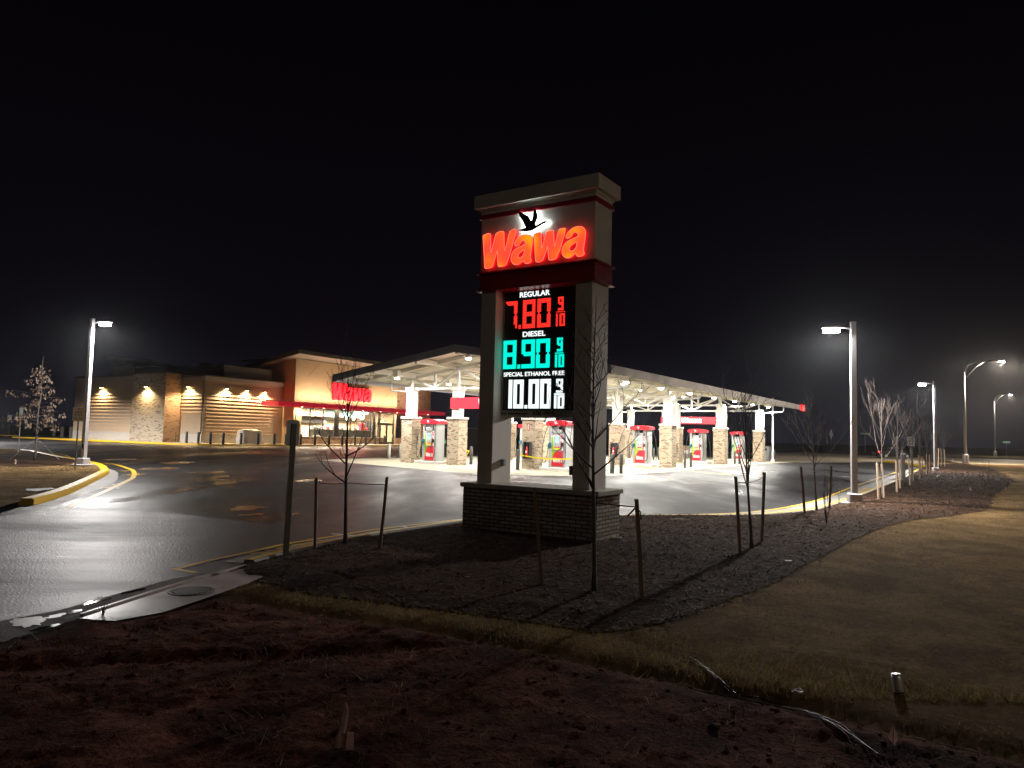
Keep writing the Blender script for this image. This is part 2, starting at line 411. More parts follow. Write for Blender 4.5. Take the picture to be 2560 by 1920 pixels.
def Hbase(x,y):
    xa=np.asarray(x,float); ya=np.asarray(y,float)
    e=np.minimum(segdist(EDGE,xa,ya,False),segdist(KERB,xa,ya,False))
    lip=sst(0,.5,e)
    h=.012+.055*lip+lip*(.05*fbm(xa*.35,ya*.35,3,5))
    tr=segdist(TRENCH,xa,ya,False)
    h=h-.055*np.exp(-(tr/.085)**2)*sst(.05,.6,e)+.012*np.exp(-((tr-.28)/.14)**2)*lip
    h=h+lip*.030*fbm(xa*3.3,ya*3.3,4,71,.6)
    d=inside(DIRT,xa,ya)
    rough=np.where(d,sst(0,.35,tr),0)*lip
    h=h+rough*(.05*fbm(xa*.9,ya*1.1,3,11,.5)+.055*fbm(xa*3.1,ya*3.7,5,15,.62)*(.35+1.6*np.maximum(0,fbm(xa*.7,ya*.8,3,61)+.15))+.09*np.maximum(0,fbm(xa*11.3,ya*13.7,4,21,.65)-.06)-.05*np.exp(-(segdist([(-5,4.9),(0,6.2),(2.2,4.6),(5.5,2.6)],xa,ya,False)/.13)**2))
    m=inside(MULCH,xa,ya)
    md=segdist(MULCH,xa,ya)
    h=h+np.where(m,sst(0,.6,md)*(.035+.04*fbm(xa*1.3,ya*1.3,4,31)),0)
    return h
def H1(x,y): return float(Hbase(np.array([x]),np.array([y]))[0])
def gridmesh(name,P,bounds,step,mat,extra=0.0,mask=None):
    x0,x1,y0,y1=bounds
    xs=np.arange(x0,x1+step,step); ys=np.arange(y0,y1+step,step)
    X,Y=np.meshgrid(xs,ys); jx=(vnoise(X*31.7,Y*29.3,3)-.5)*step*.5
    X=X+jx; Y=Y+jx[::-1][:X.shape[0]]*.6 if False else Y
    ok=inside(P,X,Y)
    if mask is not None: ok&=mask(X,Y)
    Z=Hbase(X.ravel(),Y.ravel()).reshape(X.shape)+extra
    cell=ok[:-1,:-1]|ok[1:,:-1]|ok[:-1,1:]|ok[1:,1:]
    idx=np.arange(X.size).reshape(X.shape)
    a=idx[:-1,:-1][cell];b=idx[:-1,1:][cell];c=idx[1:,1:][cell];d=idx[1:,:-1][cell]
    F=np.stack([a,b,c,d],1); used=np.unique(F); re=np.full(X.size,-1); re[used]=np.arange(len(used))
    V=np.stack([X.ravel(),Y.ravel(),Z.ravel()],1)[used]
    return npmesh(name,V,re[F],mat,None,True)
# base sheet to the horizon, then the lot
g0=MB().quad((-900,-300,-.06),(900,-300,-.06),(900,1500,-.06),(-900,1500,-.06)).build('ground',M['far']); mark(g0,kind='structure')
lot=MB().poly([(-75,1.0,0),(14,1.0,0),(24,30,0),(34,48,0),(42,72,0),(58,112,0),(-2,150,0),(-75,118,0)]).build('parking_lot',M['asphalt']); mark(lot,kind='structure')
dirt=gridmesh('dirt',DIRT,(-7.5,9.5,1.6,11),.035,M['dirt']); mark(dirt,kind='structure')
lawnpoly=TRENCH[::-1]+W2([(600,1462),(610,1440)])+MULCH[-12:-1]+[]
def lawnmask(X,Y): return ~inside(DIRT,X,Y)
lawn=gridmesh('lawn',NEAR,(-6,32,3.2,46),.10,M['lawn'],0.0,lambda X,Y:(~inside(DIRT,X,Y))&((~inside(MULCH,X,Y))|(segdist(MULCH,X,Y)<.25))&((segdist(KERB,X,Y,False)>.12))); mark(lawn,kind='structure')
mulch=gridmesh('mulch_bed',MULCH,(-7,32,5.8,36),.055,M['mulch'],.012); mark(mulch,kind='structure')
mulch=gridmesh('mulch_bed',MULCH,(10,75,35.9,85),.35,M['mulch'],.014); mark(mulch,kind='structure')
lawn=gridmesh('lawn',NEAR,(8,62,45,75),.5,M['lawn'],0.0,lambda X,Y:(~inside(MULCH,X,Y))&(segdist(KERB,X,Y,False)>.6)); mark(lawn,kind='structure')
# ------------------------------------------------------------------ loose cover: grass blades, bark chips, straw (uncountable)
rs=np.random.RandomState(4)
def scatter(P,bounds,n,dens=None):
    x0,x1,y0,y1=bounds; X=rs.uniform(x0,x1,n); Y=y0+(y1-y0)*rs.uniform(0,1,n)**1.7
    ok=inside(P,X,Y)
    if dens is not None: ok&=dens(X,Y)
    return X[ok],Y[ok]
def blades(name,X,Y,mat,h0,h1,wd,lean=.6,zadd=0.0,Z=None):
    n=len(X); Z=(Hbase(X,Y) if Z is None else Z)+zadd
    a=rs.uniform(0,2*math.pi,n); hh=rs.uniform(h0,h1,n); l=rs.normal(0,lean,(n,2))*hh[:,None]
    ww=wd*(1+.06*Y)
    dx,dy=np.cos(a)*ww,np.sin(a)*ww
    V=np.empty((n,3,3)); V[:,0]=np.stack([X-dx,Y-dy,Z-.01],1); V[:,1]=np.stack([X+dx,Y+dy,Z-.01],1); V[:,2]=np.stack([X+l[:,0],Y+l[:,1],Z+hh],1)
    return npmesh(name,V.reshape(-1,3),np.arange(n*3).reshape(-1,3),mat)
def flat(name,X,Y,mat,l0,l1,asp,zadd=.004,tilt=.5,Z=None):
    n=len(X); Z=(Hbase(X,Y) if Z is None else Z)+zadd
    a=rs.uniform(0,2*math.pi,n); L=rs.uniform(l0,l1,n)/2*(1+.03*Y); wd=L*rs.uniform(asp*.6,asp*1.4,n)
    u=np.stack([np.cos(a),np.sin(a),rs.normal(0,tilt,n)],1); v=np.stack([-np.sin(a),np.cos(a),rs.normal(0,tilt,n)],1)
    c=np.stack([X,Y,Z+.25*L],1); u*=L[:,None]; v*=wd[:,None]
    V=np.stack([c-u-v,c+u-v,c+u+v,c-u+v],1)
    return npmesh(name,V.reshape(-1,3),np.arange(n*4).reshape(-1,4),mat)
LAWNB=lambda X,Y:(~inside(DIRT,X,Y))&(~inside(MULCH,X,Y))&(segdist(KERB,X,Y,False)>.1)&(segdist(TRENCH,X,Y,False)>.07+.05*fbm(X*3,Y*3,2,9))
X,Y=scatter(NEAR,(-5,26,3.3,34),420000,LAWNB)
mark(blades('grass',X,Y,M['blade'],.008,.030,.0030,1.6),kind='stuff')
X,Y=scatter(MULCH,(-6,30,6.0,48),330000)
X3,Y3=scatter(NEAR,(-6,30,6.0,40),160000,lambda X,Y:(~inside(MULCH,X,Y))&(segdist(MULCH,X,Y)<.30*vnoise(X*2.3,Y*2.3,8)**2+.03)&(segdist(KERB,X,Y,False)>.3))
mark(flat('mulch_chips',X3,Y3,M['chip'],.020,.075,.13,.012,.3),kind='stuff')
X2,Y2=scatter(NEAR,(-5,8,5,12),60000,lambda X,Y:LAWNB(X,Y)&(Y<11)&(segdist(TRENCH,X,Y,False)<1.1))
mark(blades('grass',X2,Y2,M['blade2'],.02,.065,.0022,.7),kind='stuff')
mark(flat('mulch_chips',X,Y,M['chip'],.020,.075,.13,.008,.22),kind='stuff')
X,Y=scatter(DIRT,(-7,9,1.8,10.5),34000,lambda X,Y:(fbm(X*1.7,Y*1.9,4,77)>.05)|(rs.uniform(0,1,X.shape)<.06))
s1=flat('straw',X,Y,M['straw'],.025,.12,.030,.004,.22); mark(s1,kind='stuff')
X,Y=scatter(DIRT,(-7,9,1.8,10.5),26000,lambda X,Y:(fbm(X*1.6,Y*1.6,3,55)>.03))
mark(blades('dead_grass',X,Y,M['straw'],.015,.07,.0022,1.1),kind='stuff')
X,Y=scatter(DIRT,(-7,9,1.8,10.5),5200)
Z=Hbase(X,Y)
pb=MB(); rr=random.Random(3)
for x,y,z in zip(X,Y,Z):
    r=rr.uniform(.006,.026)*(1 if rr.random()<.93 else 2.2); pts=[Vector((rr.uniform(-1,1),rr.uniform(-1,1),rr.uniform(-.5,.8))).normalized() for _ in range(9)]
    V=[(x+p.x*r,y+p.y*r,z+p.z*r*.7) for p in pts]; bm=bmesh.new()
    for q in V: bm.verts.new(q)
    bmesh.ops.convex_hull(bm,input=bm.verts); bm.verts.index_update()
    pb.add([tuple(q.co) for q in bm.verts],[[q.index for q in f.verts] for f in bm.faces]); bm.free()
mark(pb.build('dirt_clods',M['dirt'],fix=False),kind='stuff')

# ------------------------------------------------------------------ pavement sheets, kerbs, painted lines
def ribbon(pts,wd,z,side=0.0):                             # flat strip along ground points, side = shift of the centre line to the left
    pts=[Vector((p[0],p[1])) for p in pts]; L=[];R=[]
    for i,p in enumerate(pts):
        t=(pts[min(i+1,len(pts)-1)]-pts[max(i-1,0)]).normalized(); n=Vector((-t.y,t.x))
        L.append(p+n*(side+wd/2)); R.append(p+n*(side-wd/2))
    b=MB()
    for i in range(len(pts)-1):
        b.quad((R[i].x,R[i].y,z),(R[i+1].x,R[i+1].y,z),(L[i+1].x,L[i+1].y,z),(L[i].x,L[i].y,z))
    return b
def kerbbar(pts,wd,z0,z1,side=0.0,ch=.02):                  # raised kerb with a rounded top edge
    pts=[Vector((p[0],p[1])) for p in pts]; prof=[(-wd/2,z0),(-wd/2,z1-ch),(-wd/2+ch,z1),(wd/2-ch,z1),(wd/2,z1-ch),(wd/2,z0)]
    V=[];F=[]; k=len(prof)
    for i,p in enumerate(pts):
        t=(pts[min(i+1,len(pts)-1)]-pts[max(i-1,0)]).normalized(); n=Vector((-t.y,t.x))
        for q,z in prof: V.append((p.x+n.x*(q+side),p.y+n.y*(q+side),z))
    for i in range(len(pts)-1):
        for j in range(k-1): F.append((i*k+j,i*k+j+1,(i+1)*k+j+1,(i+1)*k+j))
    F.append(tuple(range(k))); F.append(tuple(range((len(pts)-1)*k,len(pts)*k))[::-1])
    return MB().add(V,F)
def smoothpath(P,n=4):                                      # Catmull-Rom
    P=[Vector((p[0],p[1])) for p in P]; R=[]
    for i in range(len(P)-1):
        a=P[max(i-1,0)];b=P[i];c=P[i+1];d=P[min(i+2,len(P)-1)]
        for k in range(n):
            t=k/n; R.append(.5*((2*b)+(c-a)*t+(2*a-5*b+4*c-d)*t*t+(3*b-a-3*c+d)*t*t*t))
    R.append(P[-1]); return R
def struct(o): return mark(o,kind='structure')
KS=smoothpath(KERB)
struct(kerbbar(KS,.16,-.02,.055,.10).build('kerb',M['gutter']))
ky=MB(); ky.merge(ribbon(KS,.10,.0565,.11)); struct(ky.build('kerb_paint',M['yline']))
struct(ribbon(KS[len(KS)//2+6:],.62,.005,.50).build('gutter',M['gutter']))
struct(ribbon(KS[:28],.30,.005,.34).build('gutter',M['gutter']))
YL=W2([(436,1424),(520,1403),(640,1377.3),(713,1361),(786,1349),(860,1337),(908,1328.5),(1006,1316),(1152,1299.6),(1280,1292),(1400,1289),(1640,1287.6),(1741,1286.5),(1850,1282.5),(1938,1273),(2007,1260),(2058,1246),(2128,1219),(2205,1192),(2261,1173.6)])
struct(ribbon(smoothpath(YL),.10,.006).build('lane_line',M['yline']))
struct(ribbon(W2([(436,1424),(490,1432)]),.08,.0065).build('lane_line',M['yline']))
def seg(a,b,wd,mat,name='lane_line',z=.0075): return struct(ribbon(W2([a,b]),wd,z).build(name,mat))
for a,b in (((830,1335),(930,1344)),((1005,1316),(1045,1326)),((1120,1304),(1156,1309)),((1780,1286),(1830,1291)),((1700,1287),(1728,1294))): seg(a,b,.09,M['wline'])
# FIRE LANE lettering on the asphalt strips (read from the driving lane)
def floor_text(txt,p,q,hgt,mat,name='lane_lettering',z=.008):
    p=at(*p);q=at(*q); b=text_mb(txt,1.0,0,.012); xs=[v[0] for v in b.v]; ys=[v[1] for v in b.v]
    u=(q-p); L=u.length; u.normalize(); n=Vector((-u.y,u.x,0))
    b.v=[tuple(p+u*((v[0]-min(xs))/(max(xs)-min(xs))*L)+n*((v[1]-min(ys))/(max(ys)-min(ys))*hgt)+Vector((0,0,z))) for v in b.v]
    return struct(b.build(name,mat,fix=False))
floor_text('LANE',(704,1369),(622,1386),.46,M['yline'])
floor_text('FIRE',(800,1352),(725,1364),.46,M['yline'])
floor_text('FIRE LANE',(1996,1272),(1905,1283),.3,M['yline'])
floor_text('FIRE LANE',(2158,1219),(2118,1233),.3,M['yline'])
# concrete forecourt under the canopy
PADPX=[(798,1150.5),(1157,1183),(1340,1189.5),(1523,1190),(1660,1181),(1800,1169),(1900,1160.5),(2012,1154)]
pad=[tuple(at(*p,).xy) for p in PADPX]
pad+= [(29.5,74),(17,82),(-2,62),(-10.5,48.5)]
struct(MB().poly([(x,y,.006) for x,y in pad]).build('forecourt',M['pad']))
for k in range(7):                                          # joints sawn in the slab
    a=Vector((4.1,38,0))+Vector((.55,.835,0))*(k*5.3-1.2); 
    b=a+Vector((-.835,.55,0))*13; a=a-Vector((-.835,.55,0))*1.8
    struct(ribbon([a,b],.025,.0085).build('slab_joint',plain('joint',(.12,.11,.10),.9)))
M['coarse']=mat_coarse()
struct(MB().poly([at(*p,.0025) for p in [(-330,1345),(0,1292),(120,1272),(185,1266),(300,1273),(420,1281),(520,1293),(640,1306),(760,1314),(905,1326.5),(862,1335.5),(786,1348),(713,1360),(640,1376),(520,1402),(440,1422),(520,1428),(430,1449),(300,1484),(0,1556),(-330,1670)]]).build('street',M['coarse']))
# asphalt seams
DK=plain('tar',(.012,.012,.013),.45)
for s in ([(140,1265),(290,1272),(420,1281),(520,1293),(640,1306),(760,1314),(905,1326)],[(760,1233),(900,1246),(1100,1275)]):
    struct(ribbon(smoothpath(W2(s)),.045,.0042).build('tar_seam',DK))
struct(ribbon(smoothpath(W2([(-200,1330),(0,1292),(120,1272),(180,1266)])),.06,.0043).build('tar_seam',DK))
# arrows in the lot
def arrow(p,q,wd):
    p=at(*p);q=at(*q);u=(q-p);L=u.length;u.normalize();n=Vector((-u.y,u.x,0));z=Vector((0,0,.007))
    P=[p-n*wd*.25,p+u*L*.55-n*wd*.25,p+u*L*.55-n*wd,q,p+u*L*.55+n*wd,p+u*L*.55+n*wd*.25,p+n*wd*.25]
    struct(MB().poly([x+z for x in P]).build('lane_arrow',M['wline']))
arrow((1918,1177),(1950,1181.5),.28); arrow((2148,1194),(2096,1191),.3)
arrow((66,1104),(103,1104.5),.35)
# concrete inlet slab, wet gutter mud and puddles at the lower left
struct(MB().poly([at(*p,.045) for p in [(199,1546),(330,1503),(480,1455),(612,1420),(690,1429),(640,1450),(618,1459),(495,1502),(405,1531),(288,1552)]]).build('inlet_slab',M['slab']))
struct(kerbbar(W2([(199,1546),(330,1503),(480,1455),(612,1420)]),.05,-.01,.047,-.02,.01).build('inlet_slab',M['slab']))
mudp=[(-260,1640),(-100,1575),(0,1552),(150,1525),(300,1482),(430,1447),(520,1430),(600,1418),(480,1457),(330,1506),(199,1550),(110,1583),(0,1615),(-260,1695)]
struct(MB().poly([at(*p,.006) for p in mudp]).build('mud',M['mud']))
WAT=G('puddle water'); WAT.col((.012,.011,.012)); WAT.rough(.06); WAT.b.inputs['Specular IOR Level'].default_value=.7
for i,c in enumerate([(66,1554,46,13),(140,1539,26,4),(183,1529,22,3.5),(240,1503,40,3.2),(330,1478,36,2.6),(140,1563,16,4),(100,1571,30,3)]):
    pts=[]; r2=random.Random(i+9)
    for k in range(22):
        th=2*math.pi*k/22; q=1+r2.uniform(-.28,.2); pts.append(at(c[0]+c[2]*q*math.cos(th)*1.0+c[3]*.2,c[1]+c[3]*q*math.sin(th)-(c[2]*.22*math.cos(th)*(1 if i not in(0,5) else .3)),.011))
    struct(MB().poly(pts).build('puddle' if i not in (0,1,5) else 'pale_patch',WAT.mat if i not in (0,1,5) else M['slab']))
WET=G('wet film'); WET.col((.022,.020,.020)); WET.rough(.20); WET.b.inputs['Specular IOR Level'].default_value=.6
for i,c in enumerate([(618,1270,46,6),(634,1286.5,36,2.6),(727,1285,22,2.2),(525,1181,48,3),(770,1201,36,3),(395,1172,60,3),(440,1157,40,2.4),(300,1149,46,2.2),(560,1208,40,2.5)]):
    pts=[]; r2=random.Random(i+40)
    for k in range(20):
        th=2*math.pi*k/20; q=1+r2.uniform(-.3,.25); pts.append(at(c[0]+c[2]*q*math.cos(th),c[1]+c[3]*q*math.sin(th)-c[3]*.5*math.cos(th),.0046))
    struct(MB().poly(pts).build('puddle',WET.mat))
mh=MB(); c=at(479,1477.8,.046); R=.21
mh.lathe([(R+.02,0),(R+.02,.006),(R-.005,.006),(R-.005,.002),(R-.02,.002)],32,c=c)
struct(mh.build('manhole_rim',plain('cast iron',(.06,.05,.05),.5,.8,.3,20)))
mh=MB()
for k in range(-5,6):
    x=k*.034; hy=math.sqrt(max(0,(R-.025)**2-x*x)); mh.box(c.x+x-.009,c.y-hy,c.z+.0005,c.x+x+.009,c.y+hy,c.z+.008)
t=thing('manhole_grate','round cast iron drain grate set in the wet concrete slab by the gutter','drain grate',(0,0,0)); mh.build('grate_bars',MATS['cast iron'],t)
# road and drive far right, verge strip
struct(MB().poly([at(*p,.004) for p in [(1850,1133),(2000,1131),(2310,1145),(2312,1163),(2215,1155),(2100,1156),(2005,1156),(1940,1152)]]).build('driveway',M['walk']))
struct(MB().poly([at(*p,.006) for p in [(2330,1143),(2560,1150),(2800,1158),(2800,1178),(2560,1166),(2440,1161),(2380,1155)]]).build('road',M['pad']))
struct(MB().poly([at(*p,.003) for p in [(2310,1169),(2312,1160),(2390,1157),(2480,1167),(2580,1180),(2580,1215),(2526,1211),(2505,1191),(2467,1172),(2397,1158.6)]]).build('verge',M['lawn']))
struct(kerbbar(smoothpath(W2([(2208,1155.5),(2240,1157.5),(2275,1162),(2309,1168.5)])),.30,0,.15).build('kerb',M['yellow']))
for pts in ([(1700,1122),(1960,1128),(2160,1136)],[(2290,1138),(2370,1141),(2440,1143)]):
    struct(ribbon(W2(pts),.6,.012).build('far_kerb',M['gutter']))

# ------------------------------------------------------------------ planted island on the left
ISL_PX=[(62,1263),(156,1235),(254,1188),(258,1180),(252,1172),(236,1165.5),(195,1155.5),(150,1148),(98,1136),(55,1129.5),(-120,1124),(-330,1128),(-330,1340),(-60,1300)]
ISL=W2(ISL_PX); ISLS=[(p.x,p.y) for p in smoothpath(ISL[:11],3)]
full=ISLS+ISL[11:]
struct(kerbbar(ISLS,.30,0,.15,-.02 ,.04).build('kerb',M['yellow']))
struct(MB().poly([(x,y,.115) for x,y in full]).build('island_lawn',M['lawn']))
GUT=W2([(140,1264.6),(280,1209),(294.6,1189.7),(286.5,1176.7),(228,1161),(190,1152),(160,1146)])
gp=[(p.x,p.y) for p in smoothpath(GUT,3)]
struct(MB().poly([(x,y,.005) for x,y in gp+[tuple(q) for q in W2([(98,1134),(150,1148.5),(195,1156),(240,1168),(252,1176),(250,1188),(156,1233),(62,1262)])]]).build('gutter',M['gutter']))
struct(ribbon(smoothpath(W2([(169,1268),(241,1238.5),(325,1199),(333,1192),(336,1185),(333,1178),(325,1173),(280,1160),(211,1155),(182,1149),(163,1138),(130,1134),(60,1128.5)]),4),.16,.006).build('lane_line',M['yline']))
for a,b in (((190,1216),(236,1212)),((172,1236),(240,1236)),((140,1145),(165,1143))): seg(a,b,.10,M['yline'])
floor_text('FIRE',(331,1184.5),(300,1189),.5,M['yline']); floor_text('LANE',(322,1176),(292,1177),.5,M['yline']); floor_text('LANE',(283,1210),(246,1222),.5,M['yline'])
mp=[]; 
for k in range(28):
    th=2*math.pi*k/28; mp.append(at(66+118*math.cos(th)*(1+.1*math.sin(3*th)),1149+18*math.sin(th),.125))
struct(MB().poly(mp).build('mulch_ring',M['mulch']))
IP=[tuple(p) for p in full]
X=rs.uniform(-40,-9,150000);Y=rs.uniform(12,50,150000);ok=inside(IP,X,Y)&~inside([(p.x,p.y) for p in mp],X,Y);X=X[ok];Y=Y[ok]
mark(blades('grass',X,Y,M['blade'],.012,.04,.004,1.4,0,np.full(len(X),.115)),kind='stuff')
struct(MB().poly([at(*p,.132) for p in [(66,1222),(130,1219),(140,1222),(90,1228),(64,1226)]]).build('bare_patch',M['gutter']))
# ------------------------------------------------------------------ shared letter shapes (traced in picture steps, made plane by their own surface)
def T(o,s,L): return [(o[0]+x/s,o[1]+y/s) for x,y in L]
oA,oB,sc_=(1195,560),(1330,555),13.827
LET=[ [T(oA,sc_,[(163,400),(230,365),(320,335),(400,326),(432,350),(440,600),(432,1060),(520,700),(608,330),(690,280),(780,253),(865,245),(892,270),(905,500),(903,985),(980,720),(1083,260),(1140,215),(1220,188),(1292,183),(1312,215),(1270,420),(1180,760),(1060,1160),(965,1410),(900,1443),(800,1470),(720,1478),(683,1452),(672,1150),(660,880),(620,1050),(560,1270),(503,1470),(440,1503),(340,1532),(260,1542),(220,1508),(213,1200),(193,850),(178,600)])],
 [T(oA,sc_,[(1260,720),(1268,650),(1310,560),(1380,470),(1470,405),(1580,365),(1690,355),(1780,380),(1850,440),(1880,520),(1877,640),(1852,820),(1822,1010),(1804,1180),(1838,1230),(1832,1290),(1790,1333),(1710,1362),(1640,1364),(1600,1332),(1568,1262),(1530,1290),(1450,1357),(1370,1397),(1290,1410),(1210,1377),(1158,1310),(1138,1220),(1148,1100),(1188,990),(1248,900),(1330,838),(1440,788),(1560,743),(1630,700),(1638,640),(1610,580),(1550,565),(1490,600),(1460,660),(1430,705),(1370,748),(1300,762)]),
  T(oA,sc_,[(1600,885),(1590,1000),(1550,1090),(1490,1150),(1430,1170),(1385,1150),(1375,1090),(1400,1030),(1470,960),(1540,915)])],
 [T(oB,sc_,[(58,450),(100,400),(170,370),(260,358),(300,375),(315,430),(320,600),(323,965),(400,680),(470,400),(490,350),(560,308),(650,290),(720,288),(744,320),(752,500),(769,905),(830,640),(900,330),(925,265),(980,235),(1060,216),(1132,206),(1160,230),(1130,360),(1060,620),(980,900),(900,1110),(835,1252),(780,1282),(680,1310),(600,1314),(570,1285),(553,1050),(535,800),(500,950),(440,1130),(375,1312),(320,1347),(240,1377),(160,1384),(118,1355),(98,1050),(83,800),(68,600)])],
 [T(oB,sc_,[(1162,530),(1173,470),(1220,380),(1300,290),(1400,210),(1520,163),(1640,148),(1730,163),(1802,220),(1842,310),(1847,400),(1827,560),(1802,750),(1777,920),(1768,1000),(1803,1050),(1808,1090),(1780,1133),(1700,1178),(1600,1192),(1550,1172),(1520,1110),(1500,1070),(1450,1120),(1380,1187),(1300,1232),(1210,1247),(1130,1222),(1068,1160),(1033,1070),(1033,980),(1058,870),(1110,780),(1180,700),(1270,638),(1400,578),(1520,523),(1580,490),(1590,430),(1570,380),(1520,352),(1460,355),(1410,390),(1380,450),(1340,507),(1270,552),(1200,565)]),
  T(oB,sc_,[(1545,680),(1545,780),(1520,880),(1460,960),(1390,1000),(1330,1000),(1290,960),(1285,900),(1330,820),(1420,750),(1500,695)])]]
GOOSE=T((1260,500),15.8,[(550,430),(640,460),(760,520),(870,585),(950,630),(1000,720),(1070,830),(1110,760),(1140,640),(1155,520),(1175,500),(1170,390),(1195,370),(1205,325),(1250,400),(1285,500),(1310,630),(1280,750),(1230,880),(1215,970),(1260,985),(1340,960),(1430,915),(1520,860),(1580,835),(1640,850),(1700,855),(1780,890),(1760,905),(1690,892),(1620,893),(1560,915),(1480,960),(1380,1020),(1280,1080),(1170,1150),(1060,1205),(940,1225),(800,1230),(680,1220),(560,1195),(640,1165),(760,1130),(860,1085),(820,1010),(770,880),(710,790),(670,720),(640,670),(575,600),(600,575),(555,490),(580,480)])
# ------------------------------------------------------------------ the price sign
S=1.09375
SY=-.584; BL,BW,CL,CW=2.628,.8406,2.5125,.833; HZ0,HZ1,HB,HBB,BH,OV=5.823,6.061,4.661,4.2976,.910,.047; HL,HW=2.291,.6238
sd=Vector((math.cos(SY),math.sin(SY),0)); sn=Vector((-math.sin(SY),math.cos(SY),0))
SC=Vector((1.3775,11.7288,0))-sd*BL/2+sn*BW/2
def sxz(px,py,y):
    P=SC+sn*y; q=onplane(px,py,P,sn)-SC
    return q.dot(sd),q.z
M['cream']=plain('cream render',(.68,.63,.56),.75,0,.14,2.2,.15)
M['maroon']=plain('dark red aluminium',(.30,.012,.022),.35,0,.08,3)
M['sbrick']=brick('grey brown brick',[(.27,.215,.165),(.40,.33,.26),(.52,.45,.36),(.35,.28,.22)],(.05,.042,.036),.21,.062,.8)
M['capst']=mat_concrete('cast stone',(.50,.47,.40),.8,.2)
M['black']=plain('black display panel',(.012,.012,.013),.4,0,.1,4)
def two(name,front,side,fs,ss,outline=None): return [glow(name+' face',front,fs),glow(name+' return',side,ss)]
sign=thing('price_sign','tall cream price sign with red letters, dark bird and three fuel prices on brick base','price sign',SC,SY)
b=MB(); b.box(-BL/2,-BW/2,-.15,BL/2,BW/2,BH-.075); b.build('base',M['sbrick'],sign)
b=MB()
xs=[-BL/2-OV,-.45,.46,BL/2+OV]
for i in range(3): b.bbox(xs[i]+(.003 if i else 0),-BW/2-OV,BH-.075,xs[i+1],BW/2+OV,BH,.006)
b.build('base_cap',M['capst'],sign)
PF=-.300; REC=PF+.25
def xat(px,py,y): return sxz(px,py,y)[0]
PL0,PL1=-HL/2+.03,xat(1228.2,1204,PF); PR0,PR1=xat(1430,1221,PF),HL/2-.035
PB=.30
b=MB(); b.bbox(PL0,PF,BH,PL1,PB,HBB+.02,.006); b.build('pier',M['cream'],sign)
b=MB(); b.bbox(PR0,PF,BH,PR1,PB,HBB+.02,.006); b.build('pier',M['cream'],sign)
zpb=sxz(1330,1043.5,REC)[1]; zpn=sxz(1330,1025.8,REC)[1]
b=MB(); b.box(PL1,REC,zpb,PR0,PB-.02,HBB+.01); b.build('cabinet',M['cream'],sign)
# lettering under the display, barely lit
for txt,p0,p1,y0,y1 in (('No Surcharge',1251,1318,1030.5,1038),('ATM',1332,1351.5,1029,1037),('FREE',1361,1386,1029,1037)):
    x0,z1=sxz(p0,y0,REC); x1,z0=sxz(p1,y1,REC); fit(text_mb(txt,1,.004,.01),x0,z0,x1,z1,REC-.006).build('raised_lettering',plain('dark letter metal',(.035,.022,.025),.5),sign,fix=False)
px0=xat(1261,880,REC); px1=PR0-.01; zt=HBB+.0
disp=MB().box(px0,REC-.02,zpn,px1,REC+.01,HBB+.005).build('display',M['black'],sign)
# header, bands and cap
MAR=M['maroon']
b=MB(); b.box(-HL/2,-HW/2,HB,HL/2,HW/2,HZ0-.03); b.build('header',M['cream'],sign)
zb0=sxz(1201.8,683.2,-HW/2)[1]
BX,BYY=HL/2+.012,HW/2+.012
b=MB(); b.box(-BX,-BYY,HBB+.032,BX,BYY,HB-.01); b.box(-BX-.045,-BYY-.045,HBB+.012,BX+.045,BYY+.045,HBB+.032); b.box(-BX-.045,-BYY-.045,HB-.035,BX+.045,BYY+.045,HB-.01+.004)
b.build('red_band',MAR,sign)
zr=HZ0-.135
b=MB(); b.box(-HL/2-.035,-HW/2-.035,zr-.055,HL/2+.035,HW/2+.035,zr+.02); b.build('upper_band',MAR,sign)
b=MB(); b.bbox(-CL/2,-CW/2,HZ0,CL/2,CW/2,HZ1,.006); b.box(-HL/2-.01,-HW/2-.01,zr+.02,HL/2+.01,HW/2+.01,HZ0-.04); b.box(-HL/2-.03,-HW/2-.03,HZ0-.04,HL/2+.03,HW/2+.03,HZ0); b.build('top_cap',M['cream'],sign)
# red letters
FY=-HW/2-.10
RED=[glow('letter face red',(4.2,.215,.030),1.0,(.3,.02,.01)),glow('letter return red',(.62,.003,.008),1.0,(.3,.01,.01)),glow('letter rim',(1.05,.17,.10),1.0)]
def orange(m):                                             # lamps behind the acrylic make it uneven, more orange in places
    g=G(m); v=g.coord('Object'); n=g.noise(v,2.1,1,.5)
    g.col((.3,.02,.01)); c=g.ramp(n,[(.36,(1,.014,.007)),(.52,(1,.024,.004)),(.68,(1,.066,.001))])
    g.l(c,g.b.inputs['Emission Color']); g.b.inputs['Emission Strength'].default_value=4.2; return g.mat
RED[0]=orange('letter face red orange')
def letter_mb(loops,y0,depth,conv,bev=.006):
    L2=[chaikin([conv(*p) for p in L],2,.2) for L in loops]
    f=curve_mb(L2,depth/2-bev,0); 
    return f
def put_letter(parent,loops,yf,depth,conv,mats,rim=True):
    b=letter_mb(loops,yf,depth,conv)
    zs=[v[2] for v in b.v]; zc=(max(zs)+min(zs))/2
    b.v=[(v[0],yf+depth/2-(v[2]-zc),v[1]) for v in b.v]
    ymin=min(v[1] for v in b.v)
    b.m=[0 if all(abs(b.v[i][1]-ymin)<1e-4 for i in f) else 1 for f in b.f]
    o=b.build('letter',mats[:2],parent,fix=False)
    if rim:
        for L in loops:
            P=chaikin([conv(*p) for p in L],2,.2); P=[(x,ymin-.002,z) for x,z in P]; P.append(P[0])
            MB().tube(P,.0065,4,0,False).build('rim',RED[2],o,fix=False)
    return o
cv=lambda px,py: sxz(px,py,FY)
